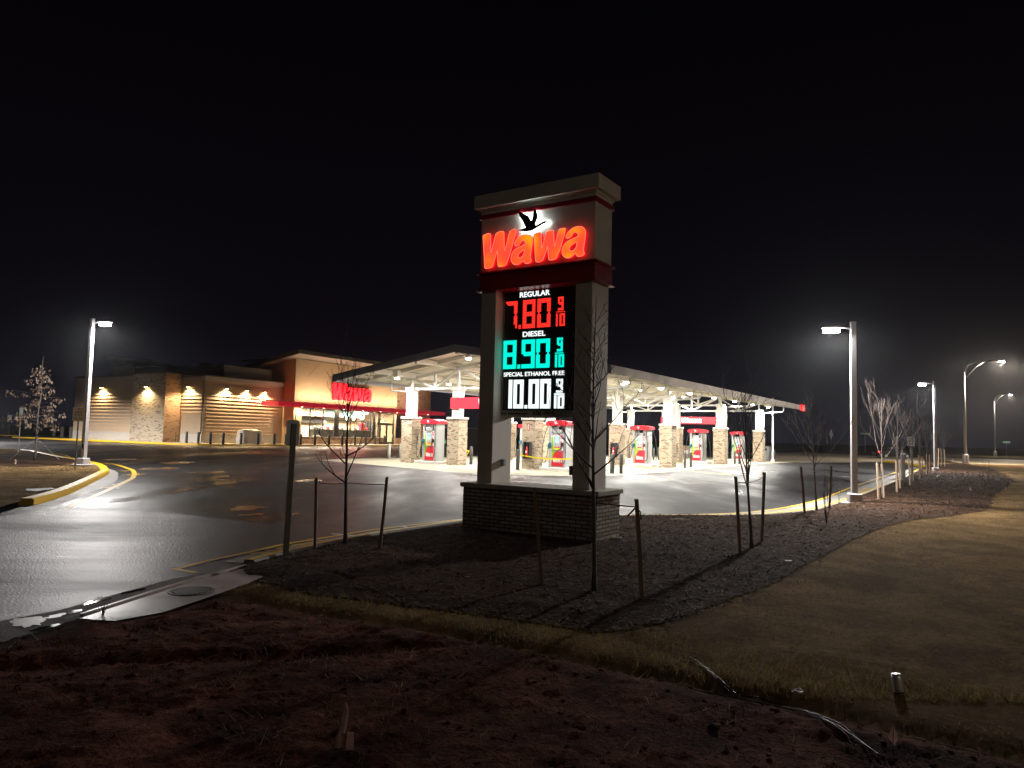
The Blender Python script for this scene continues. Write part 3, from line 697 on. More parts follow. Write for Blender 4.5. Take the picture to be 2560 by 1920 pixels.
for L in LET: put_letter(sign,L,FY,.085,cv,RED)
# bird emblem standing off the face with white halo light behind
GY=-HW/2-.085
gp_=chaikin([sxz(px,py,GY) for px,py in GOOSE],1,.2)
b=MB().prism([(x,GY,z) for x,z in gp_],(0,.03,0)); em=b.build('bird_emblem',plain('bronze black',(.02,.014,.013),.5),sign)
# LED strip behind the bird (it is what gives the halo)
ctr=(sum(p[0] for p in gp_)/len(gp_),sum(p[1] for p in gp_)/len(gp_))
b=MB(); inn=[(ctr[0]+(x-ctr[0])*.97,GY+.034,ctr[1]+(z-ctr[1])*.96) for x,z in gp_]
b.prism(inn,(0,.015,0)); b.build('halo_strip',glow('halo led',(.84,1.0,.97),15.0),em)
# price digits
def led(name,c,s,grid,dark):
    g=G(name); tcx=g.n('ShaderNodeTexCoord'); sx=g.n('ShaderNodeSeparateXYZ'); g.l(tcx.outputs['Object'],sx.inputs[0])
    def wv(o):
        a=g.math('FRACT',g.math('MULTIPLY',o,1.0/grid)); return g.math('GREATER_THAN',a,.30)
    k=g.math('MULTIPLY',wv(sx.outputs[0]),wv(sx.outputs[2]))
    k=g.math('ADD',g.math('MULTIPLY',k,1-dark),dark)
    g.col((.02,.02,.02)); g.b.inputs['Emission Color'].default_value=(*c,1); g.l(g.math('MULTIPLY',k,s),g.b.inputs['Emission Strength']); return g.mat
LR=led('red led',(1,.028,.018),1.5,.030,.25); LG=led('cyan led',(.0,.88,.67),.95,.0165,.85); LW=led('white led',(.88,1,1),1.0,.0165,.9)
WL=glow('white letter led',(.93,1,.98),1.0)
DY=REC-.028
def rects(kind,tx,ty):
    a=1-tx
    R={'8':[(0,0,tx,1),(a,0,1,1),(tx,0,a,ty),(tx,1-ty,a,1),(tx,.5-ty/2,a,.5+ty/2)],
       '9':[(0,.5,tx,1),(a,0,1,1),(.0,0,a,ty),(tx,1-ty,a,1),(tx*.6,.5-ty/2,a,.5+ty/2)],
       '0':[(0,0,tx,1),(a,0,1,1),(tx,0,a,ty),(tx,1-ty,a,1)],
       'p':[(0,0,tx,.455),(0,.545,tx,1),(a,0,1,.455),(a,.545,1,1),(tx*.25,.455,tx*.62,.545),(1-tx*.62,.455,1-tx*.25,.545),(tx,0,a,ty),(tx,1-ty,a,1)],
       '7':[(a,.13,1,.455),(a,.545,1,1),(1-tx*.7,.455,1-tx*.3,.545),(1-tx*.5,0,1,.13),(.22,1-ty,a,1)],
       '1':[(0,0,1,1)],'.':[(0,0,1,1)]}
    return R[kind]
def digit(kind,o,s,bl,tr,mat,tx=.27,ty=.145):
    x0,z0=sxz(o[0]+bl[0]/s,o[1]+bl[1]/s,DY); x1,z1=sxz(o[0]+tr[0]/s,o[1]+tr[1]/s,DY)
    W,Hh=x1-x0,z1-z0; b=MB()
    for r in rects(kind,tx,ty): b.box(x0+r[0]*W,DY,z0+r[1]*Hh,x0+r[2]*W,DY+.006,z0+r[3]*Hh)
    if kind=='7':
        P=[(x0,z1-.02),(x0,z1),(x0+.22*W,z1),(x0+.22*W,z1-ty*Hh)]; b.prism([(x,DY,z) for x,z in P],(0,.006,0))
    b.build('digit',mat,disp,fix=False)
o1=(1250,720);o2=(1250,820);o3=(1250,920);k=12.29
digit('7',o1,k,(165,1258),(535,398),LR);digit('.',o1,k,(565,1255),(640,1130),LR);digit('8',o1,k,(690,1245),(1095,345),LR);digit('p',o1,k,(1135,1218),(1558,300),LR)
digit('9',o1,k,(1780,690),(1950,255),LR,.33,.17);digit('.',o1,k,(1715,750),(1990,708),LR);digit('1',o1,k,(1712,1180),(1775,785),LR);digit('0',o1,k,(1825,1168),(1990,765),LR,.33,.15)
digit('8',o2,k,(90,1265),(507,372),LG);digit('.',o2,k,(527,1250),(615,1120),LG);digit('9',o2,k,(650,1245),(1075,342),LG);digit('p',o2,k,(1097,1228),(1535,318),LG)
digit('9',o2,k,(1745,722),(1928,288),LG,.35,.18);digit('.',o2,k,(1690,790),(1945,745),LG);digit('1',o2,k,(1685,1207),(1757,812),LG);digit('0',o2,k,(1790,1203),(1967,802),LG,.36,.15)
digit('1',o3,k,(250,1243),(380,360),LW);digit('0',o3,k,(398,1243),(727,356),LW,.34);digit('.',o3,k,(745,1243),(834,1138),LW);digit('0',o3,k,(865,1243),(1203,343),LW,.34);digit('0',o3,k,(1222,1243),(1562,333),LW,.34)
digit('9',o3,k,(1720,758),(1932,328),LW,.34,.16);digit('.',o3,k,(1660,822),(1978,775),LW);digit('1',o3,k,(1656,1243),(1734,838),LW);digit('0',o3,k,(1763,1243),(1972,836),LW,.34,.16)
def sgtext(txt,o,bl,tr,off):
    x0,z0=sxz(o[0]+bl[0]/k,o[1]+bl[1]/k,DY); x1,z1=sxz(o[0]+tr[0]/k,o[1]+tr[1]/k,DY)
    fit(text_mb(txt,1,.004,off,'CENTER',1.02),x0,z0,x1,z1,DY-.004).build('fuel_name',WL,disp,fix=False)
sgtext('REGULAR',o1,(615,300),(1535,45),.014); sgtext('DIESEL',o2,(702,278),(1398,72),.014); sgtext('SPECIAL ETHANOL FREE',o2,(118,1497),(1978,1310),.010)
# junction box and lamp bracket on the piers
b=MB(); x,z=xat(1262,1160,0),1.27
b.bbox(PL1,-.04,z-.06,PL1+.075,.03,z+.06,.004); b.build('junction_box',plain('grey box',(.25,.25,.25),.5),sign)
b=MB(); b.bbox(PR0-.075,-.28,sxz(1425,1188,PF)[1],PR0,-.2,sxz(1425,1165,PF)[1],.004); b.build('junction_box',MATS['grey box'],sign)
# ------------------------------------------------------------------ fuel canopy
K0=Vector((4.1,38.0,0)); CY=-math.radians(33.4)
cu_=Vector((math.sin(-CY),math.cos(CY),0)); cvv=Vector((-math.cos(CY),math.sin(-CY),0))
# local axes of the canopy empty: X = -cvv (to the viewer's right), Y = cu_ (away); s = -x
can=thing('fuel_canopy','white steel fuel canopy with dark gable fascia and brick based columns over the pumps','fuel canopy',K0,CY)
M['white']=plain('white painted steel',(.74,.73,.69),.45,0,.06,2)
M['soffit']=plain('cream ribbed soffit',(.84,.815,.73),.6,0,.04,1.2)
M['fascia']=plain('dark grey fascia metal',(.36,.35,.40),.45,.0,.08,1.5)
M['tanbrick']=brick('tan mottled brick',[(.10,.065,.04),(.24,.17,.11),(.44,.33,.22),(.46,.36,.25),(.50,.40,.29),(.44,.33,.22)],(.40,.34,.26),.203,.075,.6)
M['capw']=mat_concrete('pale cast stone',(.62,.60,.54),.8,.12)
XR,XL,XM=2.85,-14.95,-6.05                                # right eave, left eave, ridge (local x)
Y0,Y1=-3.7,35.3; ZE,ZR=5.04,6.39; TH=.40
def roofz(x): return ZR-(ZR-ZE)*abs(x-XM)/(XR-XM)
b=MB()
for xa,xb in ((XL,XM),(XM,XR)):
    za,zb=roofz(xa),roofz(xb)
    b.add([(xa,Y0,za),(xb,Y0,zb),(xb,Y1,zb),(xa,Y1,za),(xa,Y0,za-.12),(xb,Y0,zb-.12),(xb,Y1,zb-.12),(xa,Y1,za-.12)],[(0,1,2,3),(7,6,5,4),(0,4,5,1),(1,5,6,2),(2,6,7,3),(3,7,4,0)])
b.build('roof',M['soffit'],can)
b=MB(); e=.03                                             # soffit ribs run along the roof slope
for y in np.arange(Y0+.6,Y1,1.2):
    for xa,xb in ((XL+.1,XM-.02),(XM+.02,XR-.1)):
        b.beam((xa,y,roofz(xa)-.14),(xb,y,roofz(xb)-.14),.035,.04)
b.build('soffit_ribs',M['soffit'],can,fix=False)
b=MB(); t=.06                                             # fascia: rakes at both ends and eaves along both sides
for yy in (Y0-t,Y1):
    for xa,xb in ((XL-t,XM),(XM,XR+t)):
        za=roofz(max(xa,XL))+.02; zb=roofz(min(xb,XR))+.02
        b.add([(xa,yy,za),(xb,yy,zb),(xb,yy+t,zb),(xa,yy+t,za),(xa,yy,za-TH),(xb,yy,zb-TH),(xb,yy+t,zb-TH),(xa,yy+t,za-TH)],[(0,1,2,3),(7,6,5,4),(0,4,5,1),(1,5,6,2),(2,6,7,3),(3,7,4,0)])
for xx in (XL-t,XR): b.box(xx,Y0,ZE+.02-TH,xx+t,Y1,ZE+.02)
b.build('fascia',M['fascia'],can,fix=False)
b=MB()
for yy in (Y0-t-.012,):
    for xa,xb in ((XL-t,XM),(XM,XR+t)):
        za=roofz(max(xa,XL))-.16; zb=roofz(min(xb,XR))-.16
        b.beam((xa,yy,za),(xb,yy,zb),.02,.03)
b.build('fascia_trim',plain('mid grey trim',(.30,.28,.28),.4),can)
# red lit end of the far right eave corner
MB().bbox(XR+t+.003,Y1-.9,ZE-TH-.06,XR+t+.14,Y1+t+.05,ZE+.06,.02).build('corner_lamp',glow('red corner light',(2.2,.03,.035),1.2),can)
TS=[0,10.6,21.2,31.8]; SS=[0,3.5,8.6,12.1]; ZC=4.42
# purlins along the length, cross girders
b=MB()
for x in (-.2,-3.3,-8.8,-11.9,XM): b.beam((x,Y0+.1,roofz(x)-.30),(x,Y1-.1,roofz(x)-.30),.16,.30)
for x in (1.6,-13.7): b.beam((x,Y0+.1,roofz(x)-.22),(x,Y1-.1,roofz(x)-.22),.12,.18)
b.build('purlins',M['soffit'],can,fix=False)
b=MB()
for y in np.arange(Y0+2.0,Y1-1,4.4):
    for xa,xb in ((XL+.2,XM),(XM,XR-.2)): b.beam((xa,y,roofz(xa)-.24),(xb,y,roofz(xb)-.24),.20,.20)
b.build('cross_girders',M['soffit'],can,fix=False)
for t_ in TS:
    b=MB()
    b.beam((.25,t_,ZC),(-12.35,t_,ZC),.12,.13)
    for xa,xb in ((.5,XM),(XM,-12.6)): b.beam((xa,t_,roofz(xa)-.40),(xb,t_,roofz(xb)-.40),.14,.16)
    xs_=[0,-1.75,-3.5,XM,-8.6,-10.35,-12.1]
    for i,x in enumerate(xs_):
        b.beam((x,t_,ZC),(x,t_,roofz(x)-.36),.12,.12)
    for a,c in ((0,-1.75),(-3.5,-1.75),(-3.5,XM),(-8.6,XM),(-8.6,-10.35),(-12.1,-10.35)):
        b.beam((a,t_,roofz(a)-.42),(c,t_,ZC+.05),.09,.10)
    b.build('truss',M['white'],can,fix=False)
def downspout(x,y,side):
    b=MB(); zt=roofz(x+side*1.9)-.45
    b.tube([(x+side*2.0,y,zt+.15),(x+side*2.0,y,zt-.25),(x+side*1.9,y,zt-.38),(x+side*.36,y,zt-.46),(x+side*.31,y,zt-.60),(x+side*.31,y,.3)],.055,8)
    b.build('downspout',M['white'],can,smooth=True)
for t_ in TS:
    for s_ in SS:
        x=-s_
        col=MB().bbox(x-.25,t_-.25,2.72,x+.25,t_+.25,ZC+.02,.01).build('column',M['white'],can)
        MB().box(x-.41,t_-.41,.0,x+.41,t_+.41,2.62).build('brick_pier',M['tanbrick'],col)
        MB().bbox(x-.47,t_-.47,2.62,x+.47,t_+.47,2.74,.02).build('pier_cap',M['capw'],col)
        MB().bbox(x-.31,t_-.31,ZC-.12,x+.31,t_+.31,ZC+.09,.01).build('column_head',M['white'],col)
    downspout(0,t_+.3,1); downspout(-12.1,t_+.3,-1)
# red sign bands between the two islands
M['bandred']=glow('backlit red band',(1,.022,.055),.8,(.5,.02,.03))
M['letw']=glow('backlit white letter',(1,.95,.88),1.0,(.8,.8,.8))
def bandtext(parent,x0,x1,z0,z1,y,mat,depth=.02,name='letter'):
    # the same four letters as on the sign, scaled to this face
    allp=[sxz(*p,FY) for L in LET for l in L for p in l]; ax0=min(p[0] for p in allp);ax1=max(p[0] for p in allp);az0=min(p[1] for p in allp);az1=max(p[1] for p in allp)
    conv=lambda px,py:(x0+(sxz(px,py,FY)[0]-ax0)/(ax1-ax0)*(x1-x0), z0+(sxz(px,py,FY)[1]-az0)/(az1-az0)*(z1-z0))
    for L in LET: put_letter(parent,L,y-depth,depth,conv,mat if isinstance(mat,list) else [mat,mat],False)
for t_ in (TS[0],TS[3]):
    bd=MB().bbox(-8.9,t_-.34,3.22,-3.2,t_-.27,3.86,.004).build('sign_band',M['bandred'],can)
    bandtext(bd,-6.9,-5.0,3.32,3.78,t_-.345,M['letw'])
# lamps under the roof
M['lens']=glow('canopy lamp lens',(1,.97,.88),30.0)
LAMPS=[]
def area(name,loc,size,power,col,parent,rot=(0,0,0),spread=math.pi,shape='DISK'):
    L=bpy.data.lights.new(name,'AREA'); L.shape=shape; L.size=size; L.energy=power; L.color=col; L.spread=spread
    o=bpy.data.objects.new(name,L); COL.objects.link(o); o.location=loc; o.rotation_euler=rot; o.parent=parent
    return o
CANW=450.0
for j in range(8):
    for x in (.9,-6.7 if j%2 else -6.0,-11.75):
        y=-2.6+4.85*j+(.8 if x<-11 else 0); z=roofz(x)-.62
        h=MB(); h.box(x-.28,y-.28,z+.10,x+.28,y+.28,roofz(x)-.13); h.lathe([(.14,.10),(.155,.03)],14,c=(x,y,z))
        f=h.build('lamp_housing',M['soffit'],can,fix=False)
        MB().lathe([(.155,.03),(.13,-.02),(.06,-.045)],14,c=(x,y,z)).build('lamp_lens',M['lens'],f)
        area('canopy_light',(x,y,z-.09),.4,CANW,(1,.97,.91),can)
# extinguisher cabinets, bins and bollards on the forecourt
def loc(s,t): return K0+cvv*s+cu_*t
M['bol']=plain('dark grey bollard paint',(.085,.085,.085),.5,0,.15,8)
M['bolp']=plain('pale grey bollard paint',(.42,.41,.38),.6,0,.12,8)
def bollard(px,py,top,label,r=None,mat=None,group='bollards around the fuel islands',z=0.006,hat=True,h=None):
    p=at(px,py,z); h=h or max(.7,zup(px,top,p)-z)
    r=r or .085
    t=thing('bollard',label,'bollard',p,0,group)
    MB().lathe([(r,0),(r,h-r*.8),(r*.93,h-r*.45),(r*.7,h-r*.15),(r*.3,h)],14).build('post',mat or M['bol'],t,True)
    MB().lathe([(r*1.25,0),(r*1.2,.02),(r*1.02,.03)],14).build('collar',plain('sealant',(.2,.19,.17),.8),t)
    return t
for px,py,top,r,lab,mt in ((1530.5,1184,1134,.11,'thick dark grey bollard beside the right pier of the price sign',None),(1552.5,1184,1135,.085,'slim dark bollard just right of the thick bollard near the sign',None),
   (1712,1170.5,1131,.08,'dark bollard left of a close pair in front of the third pump',None),(1727,1169,1131,.08,'dark bollard tied with yellow tape at its foot near the third pump',None),
   (1837,1160.8,1128,.075,'dark bollard left of the pair before the farthest pump',None),(1848,1160.8,1128,.075,'dark bollard right of the pair before the farthest pump',None),
   (1560,1146,1116,.085,'bollard behind the left side of the second right hand pump, in shade',None),(1572.8,1145.5,1114,.085,'rounded grey bollard standing alone left of the second right hand pump',None),
   (1634,1150,1120,.085,'bollard half hidden by the right side of the second right hand pump',None),(1646.5,1149.8,1119,.085,'dark bollard in front of the far brick pier right of the second pump',None),
   (1926.8,1153.4,1124,.1,'grey bollard next to the metal bin at the far end of the forecourt',None),(1935.8,1154,1124,.1,'outermost grey bollard at the far right end of the forecourt',None),
   (1294,1175,1123,.1,'grey bollard with yellow caution tape seen through the sign opening',None),(1177.3,1161.6,1116,.1,'grey bollard with a yellow ribbon bow left of the price sign',None),
   (971.8,1147,1109,.11,'pale bollard, left one of two at the forecourt edge facing the store','p'),(1000.7,1145.5,1109,.11,'pale bollard against the leftmost brick pier of the canopy','p')):
    bollard(px,py,top,lab,r,M['bolp'] if mt else None)
M['extred']=plain('extinguisher red',(.55,.015,.015),.35)
def extinguisher(s,t,label):
    p=loc(s,t); o=thing('extinguisher_cabinet',label,'extinguisher box',(p.x,p.y,0),CY,'fire extinguisher boxes on the canopy piers')
    b=MB(); x0=-.20;y=-.415
    b.box(-.22,y-.20,.55,-.19,y,1.45).box(.19,y-.20,.55,.22,y,1.45).box(-.19,y-.20,1.42,.19,y,1.45).box(-.19,y-.20,.55,.19,y,.58).box(-.19,y-.03,.58,.19,y,1.42)
    b.build('case',plain('dark box steel',(.05,.05,.055),.5),o)
    e=MB().lathe([(.075,.62),(.08,.65),(.08,1.08),(.05,1.16),(.025,1.18)],12,c=(0,y-.115,0)).build('extinguisher',M['extred'],o,True)
    MB().lathe([(.03,1.18),(.03,1.22),(.012,1.27)],8,c=(0,y-.115,0)).build('valve',M['black'],e); MB().box(-.05,y-.199,.86,.05,y-.196,.98).build('label_plate',plain('label white',(.7,.7,.68),.6),e)
extinguisher(3.5,0,'dark box with red extinguisher on the brick pier seen through the sign opening')
extinguisher(0,0,'dark extinguisher box on the pier directly behind the sign right pier')
extinguisher(3.5,10.6,'extinguisher box on the pier left of the second right hand pump')
extinguisher(3.5,21.2,'extinguisher box on the far pier left of the third right hand pump')
def redplate(s,t,label):
    p=loc(s,t); o=thing('fuel_shutoff_plate',label,'small sign',(p.x,p.y,0),CY,'red plates on the canopy piers')
    MB().box(-.06,-.43,2.05,.06,-.412,2.45).build('plate',plain('plate red',(.5,.05,.06),.5),o); MB().box(-.025,-.436,2.1,.025,-.431,2.4).build('stripe',MATS['label white'],o)
redplate(3.5,.0,'narrow red plate high on the brick pier seen through the sign opening')
redplate(3.5,10.6,'narrow red plate high on the brick pier right of the price sign')
redplate(3.5,21.2,'narrow red plate high on the far pier under the white lettering')
def bin_(px,py,label,wd,hh,mat,rz=CY,nm='waste_bin'):
    p=at(px,py,.006); o=thing(nm,label,'waste bin',p,rz)
    MB().bbox(-wd/2,-wd/2,.02,wd/2,wd/2,hh,.03).build('body',mat,o); MB().bbox(-wd/2-.02,-wd/2-.02,hh,wd/2+.02,wd/2+.02,hh+.07,.03).build('lid',plain('bin lid',(.10,.10,.10),.5),o)
    MB().box(-wd*.28,-wd/2-.012,hh*.72,wd*.28,-wd/2-.002,hh*.88).build('flap',M['black'],o)
bin_(1914.5,1152.5,'grey metal bin beside the last brick pier on the right',.72,1.32,plain('bin grey',(.22,.215,.21),.5))
# yellow caution tape
M['tape']=plain('caution tape yellow',(.80,.66,.02),.5)
def tape(pts,label,wd=.07):
    b=MB()
    for i in range(len(pts)-1):
        a=Vector(pts[i]);c=Vector(pts[i+1]); tw=.02*math.sin(i*1.7)
        b.quad(a+Vector((tw,0,-wd/2)),c+Vector((-tw,0,-wd/2)),c+Vector((tw,0,wd/2)),a+Vector((-tw,0,wd/2)))
    mark(b.build('caution_tape',M['tape'],fix=False),label,'caution tape')
def sag(a,b,d,n=10): return [a.lerp(b,i/n)-Vector((0,0,d*4*(i/n)*(1-i/n))) for i in range(n+1)]
A=at(1294,1175)+Vector((0,-.12,.80)); Bp=loc(-.1,-1.05)+Vector((0,0,.74))
tape(sag(A,Bp,.14),'yellow caution tape strung across behind the price sign opening')
A=at(1177,1161.6)+Vector((-.12,-.1,.78))
tape([A+Vector((-.15,0,.03)),A+Vector((.1,-.02,0)),A+Vector((.22,0,.02))],'yellow ribbon bow on the bollard left of the price sign',.1)
tape([A,A+Vector((-.2,0,-.35)),A+Vector((-.45,.1,-.74)),A+Vector((-.6,.1,-.755))],'yellow tape hanging from the bow to the forecourt',.08)
G0=[at(x,y,.02) for x,y in ((1590,1164),(1630,1172),(1670,1177),(1712,1176),(1770,1183),(1820,1186),(1826,1188))]
def gtape(P,label):
    b=MB()
    for i in range(len(P)-1):
        a,c=P[i],P[i+1]; n=Vector((-(c-a).y,(c-a).x,0)).normalized()*.045
        b.quad(a-n,c-n,c+n+Vector((0,0,.02)),a+n+Vector((0,0,.02)))
    mark(b.build('caution_tape',M['tape'],fix=False),label,'caution tape')
gtape(G0,'loose yellow tape lying on the forecourt before the second pump')
gtape([at(x,y,.02) for x,y in ((1040,1153),(1085,1157),(1120,1161),(1155,1159),(1160,1156))],'loose yellow tape on the forecourt in front of the leftmost pump')

# ------------------------------------------------------------------ fuel pumps
M['pgrey']=plain('pump grey metal',(.42,.43,.43),.35,.3,.08,4)
M['pred']=plain('pump red panel',(.62,.012,.03),.4,0,.05,4)
M['pgreen']=plain('pump green panel',(.28,.52,.02),.4,0,.05,4)
M['pwhite']=plain('pump white panel',(.75,.75,.74),.4,0,.04,4)
M['screen']=glow('pump screen',(.45,.85,1.0),1.1)
M['pdark']=plain('pump dark rubber',(.02,.02,.022),.5)
M['pblue']=plain('nozzle blue',(.03,.10,.35),.4); M['pgrn2']=plain('nozzle green',(.02,.22,.12),.4); M['pyel']=plain('sticker yellow',(.8,.6,.02),.5)
M['ppink']=plain('sticker pink',(.7,.25,.30),.5)
def make_pump():
    t=thing('fuel_pump','pump','fuel pump',(0,0,0),CY,'fuel pumps under the canopy')
    W,D=.52,.40
    MB().bbox(-.95,-.62,0,.95,.62,.16,.03).build('plinth',M['capw'],t)
    cab=MB().bbox(-W+.12,-D+.05,.16,W-.12,D-.05,1.12,.01).build('cabinet',M['pgrey'],t)
    for sgn in (-1,1):
        x0,x1=(-W,-W+.17) if sgn<0 else (W-.17,W)
        b=MB().bbox(x0,-D,.16,x1,D,2.36,.03); b.build('side_column',M['pgrey'],t)
    for fy,nm in ((-1,'f'),(1,'b')):
        y=fy*(D-.045)
        def fp(pts,off,mat,name,par=cab):
            P=[(x*(-fy),y+fy*off,z) for x,z in pts]; return MB().prism(P,(0,-fy*.02,0)).build(name,mat,par)
        fp([(-.36,.20),(-.36,1.02),(-.12,1.02),(-.20,.85),(-.28,.55),(-.33,.20)][::1],.012,M['pgreen'],'green_panel')
        sw=[(-.34,.22)]+[(-.34+.36*(1-math.cos(a)),.22+.78*math.sin(a)) for a in [math.pi/2*i/7 for i in range(1,8)]]+[(.36,1.0),(.36,.22)]
        rp=fp(sw,.016,M['pred'],'red_panel')
        if fy<0: bandtext(rp,-.24,.28,.42,.66,y-.018,M['pwhite'],.006,'letter')
        con=fp([(-.36,1.04),(.36,1.04),(.36,1.88),(.26,1.93),(-.26,1.93),(-.36,1.88)],.04,M['pwhite'],'console',t)
        fp([(-.17,1.12),(.17,1.12),(.19,1.70),(.13,1.80),(-.13,1.80),(-.19,1.70)],.052,M['pgrey'],'bezel',con)
        fp([(-.10,1.66),(.10,1.66),(.09,1.77),(-.09,1.77)],.06,M['screen'],'screen',con)
        fp([(-.12,1.45),(.12,1.45),(.12,1.62),(-.12,1.62)],.06,M['screen'],'screen',con)
        fp([(-.11,1.31),(.11,1.31),(.11,1.43),(-.11,1.43)],.06,M['pwhite'],'keypad',con)
        fp([(-.09,1.335),(-.03,1.335),(-.03,1.40),(-.09,1.40)],.066,M['pdark'],'key_block',con); fp([(.02,1.34),(.08,1.34),(.08,1.40),(.02,1.40)],.066,M['pdark'],'key_block',con)
        fp([(-.15,1.08),(.15,1.08),(.15,1.17),(-.15,1.17)],.064,M['pyel'],'sticker',con); fp([(-.15,1.17),(.15,1.17),(.15,1.22),(-.15,1.22)],.064,M['pred'],'sticker',con)
        fp([(.20,1.62),(.34,1.62),(.34,1.86),(.20,1.86)],.046,M['ppink'],'sticker',con); fp([(-.34,1.80),(-.20,1.80),(-.20,1.88),(-.34,1.88)],.046,M['ppink'],'sticker',con)
        fp([(-.35,1.06),(-.20,1.06),(-.24,1.72),(-.33,1.76)],.046,M['pgreen'],'grade_panel',con); fp([(.20,1.06),(.27,1.06),(.27,1.55),(.20,1.52)],.046,M['pred'],'grade_panel',con)
        MB().bbox(-.24,y-.10,1.93,.24,y+.10,2.12,.03).build('card_head',M['pgrey'],con)
        def nozzle(x,z,mat):
            b=MB().bbox(x-.035,y+fy*.20,z-.09,x+.035,y+fy*.05,z+.12,.012); b.tube([(x,y+fy*.14,z+.10),(x,y+fy*.22,z+.0),(x,y+fy*.20,z-.12)],[.022,.02,.016],8)
            b.build('nozzle',mat,t)
        def hose(x,side,z):
            P=[(x,y+fy*.20,z-.1),(x+side*.03,y+fy*.28,z-.45),(x+side*.08,y+fy*.33,z-.82),(x+side*.18,y+fy*.33,z-.93),(x+side*.30,y+fy*.30,z-.80),(x+side*.32,y+fy*.28,z-.2),(x+side*.24,y+fy*.20,z+.5),(x+side*.12,y+fy*.05,z+1.05)]
            Q=[]
            PV=[Vector(p) for p in P]
            for i in range(len(PV)-1):
                a=PV[max(i-1,0)];b_=PV[i];c=PV[i+1];d=PV[min(i+2,len(PV)-1)]
                for k_ in range(4):
                    q=k_/4; Q.append(.5*((2*b_)+(c-a)*q+(2*a-5*b_+4*c-d)*q*q+(3*b_-a-3*c+d)*q*q*q))
            MB().tube(Q+[PV[-1]],.021,6).build('hose',M['pdark'],t,True)
        sx=-fy
        nozzle(-.36*sx,1.33,M['pblue']); nozzle(-.45*sx,1.28,M['pgrn2']); nozzle(.34*sx,1.33,M['pdark'])
        hose(-.42*sx,-sx,1.30); hose(.32*sx,sx,1.30)
    # arched topper
    n=10; P=[(-.66+1.32*i/n,2.46+.10*math.sin(math.pi*i/n)**.7+.05) for i in range(n+1)]
    Q=[(.66,2.36),(.45,2.30),(0,2.34),(-.45,2.30),(-.66,2.36)]
    tp=MB().prism([(x,-.47,z) for x,z in P+Q],(0,.94,0)).build('topper',M['pred'],t)
    gx=[p[0] for p in gp_];gz=[p[1] for p in gp_]
    for fy in (-1,1):
        MB().prism([(-fy*(-.10+(x-min(gx))/(max(gx)-min(gx))*.26-.06),fy*.476,2.40+(z-min(gz))/(max(gz)-min(gz))*.17) for x,z in gp_],(0,-fy*.004,0)).build('bird_emblem',M['pwhite'],tp)
    MB().bbox(.08,-.12,2.0,.26,.12,2.30,.04).build('camera_pod',M['pwhite'],t)
    return t
pump=make_pump()
pl=[(1.75,0,'grey and red fuel pump seen through the opening of the price sign'),(10.35,0,'grey and red fuel pump at the left end, left of the price sign'),
    (1.75,10.6,'fuel pump just right of the price sign, largest on that side'),(10.35,10.6,'small fuel pump at the left inside the sign opening, behind caution tape'),
    (1.75,21.2,'fuel pump under the white lettering of the red band'),(1.75,31.8,'farthest fuel pump, right of the third brick pier'),
    (10.35,21.2,'fuel pump hidden behind the right pier of the price sign'),(10.35,31.8,'far fuel pump hidden behind the pump right of the sign')]
tab={}
for c in bpy.data.objects:
    if c.parent: tab.setdefault(c.parent,[]).append(c)
for i,(s_,t_,lab) in enumerate(pl[:6]):
    p=pump if i==0 else copy_tree(pump,None,tab)
    p.location=loc(s_,t_)+Vector((0,0,.006)); p['label']=lab
# small things on the forecourt
def carton(px,py,wd,hh,label,name='windshield_station',mat=None):
    p=at(px,py,.006); o=thing(name,label,'service box',p,CY); MB().bbox(-wd/2,-.3,.0,wd/2,.3,hh,.03).build('body',mat or plain('box tan',(.36,.27,.17),.7),o); MB().bbox(-wd/2-.02,-.32,hh,wd/2+.02,.32,hh+.05,.01).build('lid',plain('box lid',(.5,.46,.38),.6),o)
    MB().lathe([(.10,0),(.11,.15),(.02,.2)],10,c=(-wd*.2,-.42,hh*.35)).build('holder',M['pwhite'],o); MB().box(wd*.1,-.36,hh*.3,wd*.35,-.302,hh*.62).build('towel_slot',M['pwhite'],o)
carton(1710,1142,1.6,1.1,'tan service box with white holders between two far pumps')
# ------------------------------------------------------------------ the store
SA=Vector((-33.5,80.6,0)); SRZ=math.radians(60)
sux=Vector((math.cos(SRZ),math.sin(SRZ),0)); suy=Vector((-math.sin(SRZ),math.cos(SRZ),0))
def sy(px,py,y): q=onplane(px,py,SA+suy*y,suy)-SA; return q.dot(sux),q.z      # on a wall parallel to the front
def sx_(px,py,x): q=onplane(px,py,SA+sux*x,sux)-SA; return q.dot(suy),q.z     # on a wall parallel to the end
st=thing('convenience_store','low tan convenience store with stone panels, red awning and lit shopfront','store',SA,SRZ)
M['siding']=plain('tan lap siding',(.52,.40,.285),.6,0,.06,2)
M['eifs']=plain('tan smooth render',(.50,.37,.235),.8,0,.07,1.5,.1)
M['eifs2']=plain('pale tan panel',(.44,.36,.26),.8,0,.06,2)
M['plinth']=mat_concrete('pale plinth block',(.50,.47,.42),.8,.12)
M['roofm']=plain('dark roof metal',(.20,.175,.155),.5,.2,.1,2)
M['coping']=plain('pale coping',(.60,.57,.52),.5,0,.05,2)
M['stone']=brick('stacked grey stone',[(.14,.115,.085),(.46,.39,.30),(.55,.47,.37),(.48,.41,.31)],(.27,.23,.18),.42,.11,.8,.012)
M['stone2']=brick('stacked warm stone',[(.12,.07,.05),(.42,.27,.17),(.50,.34,.22),(.45,.30,.19)],(.33,.22,.15),.42,.11,.7,.012)
M['awn']=glow('red awning added glow',(1,.018,.055),.20,(.60,.015,.05))  # faint emission added to the red, in place of light on the awning
M['frame']=plain('dark bronze frame',(.030,.028,.028),.4,.3,.1,4)
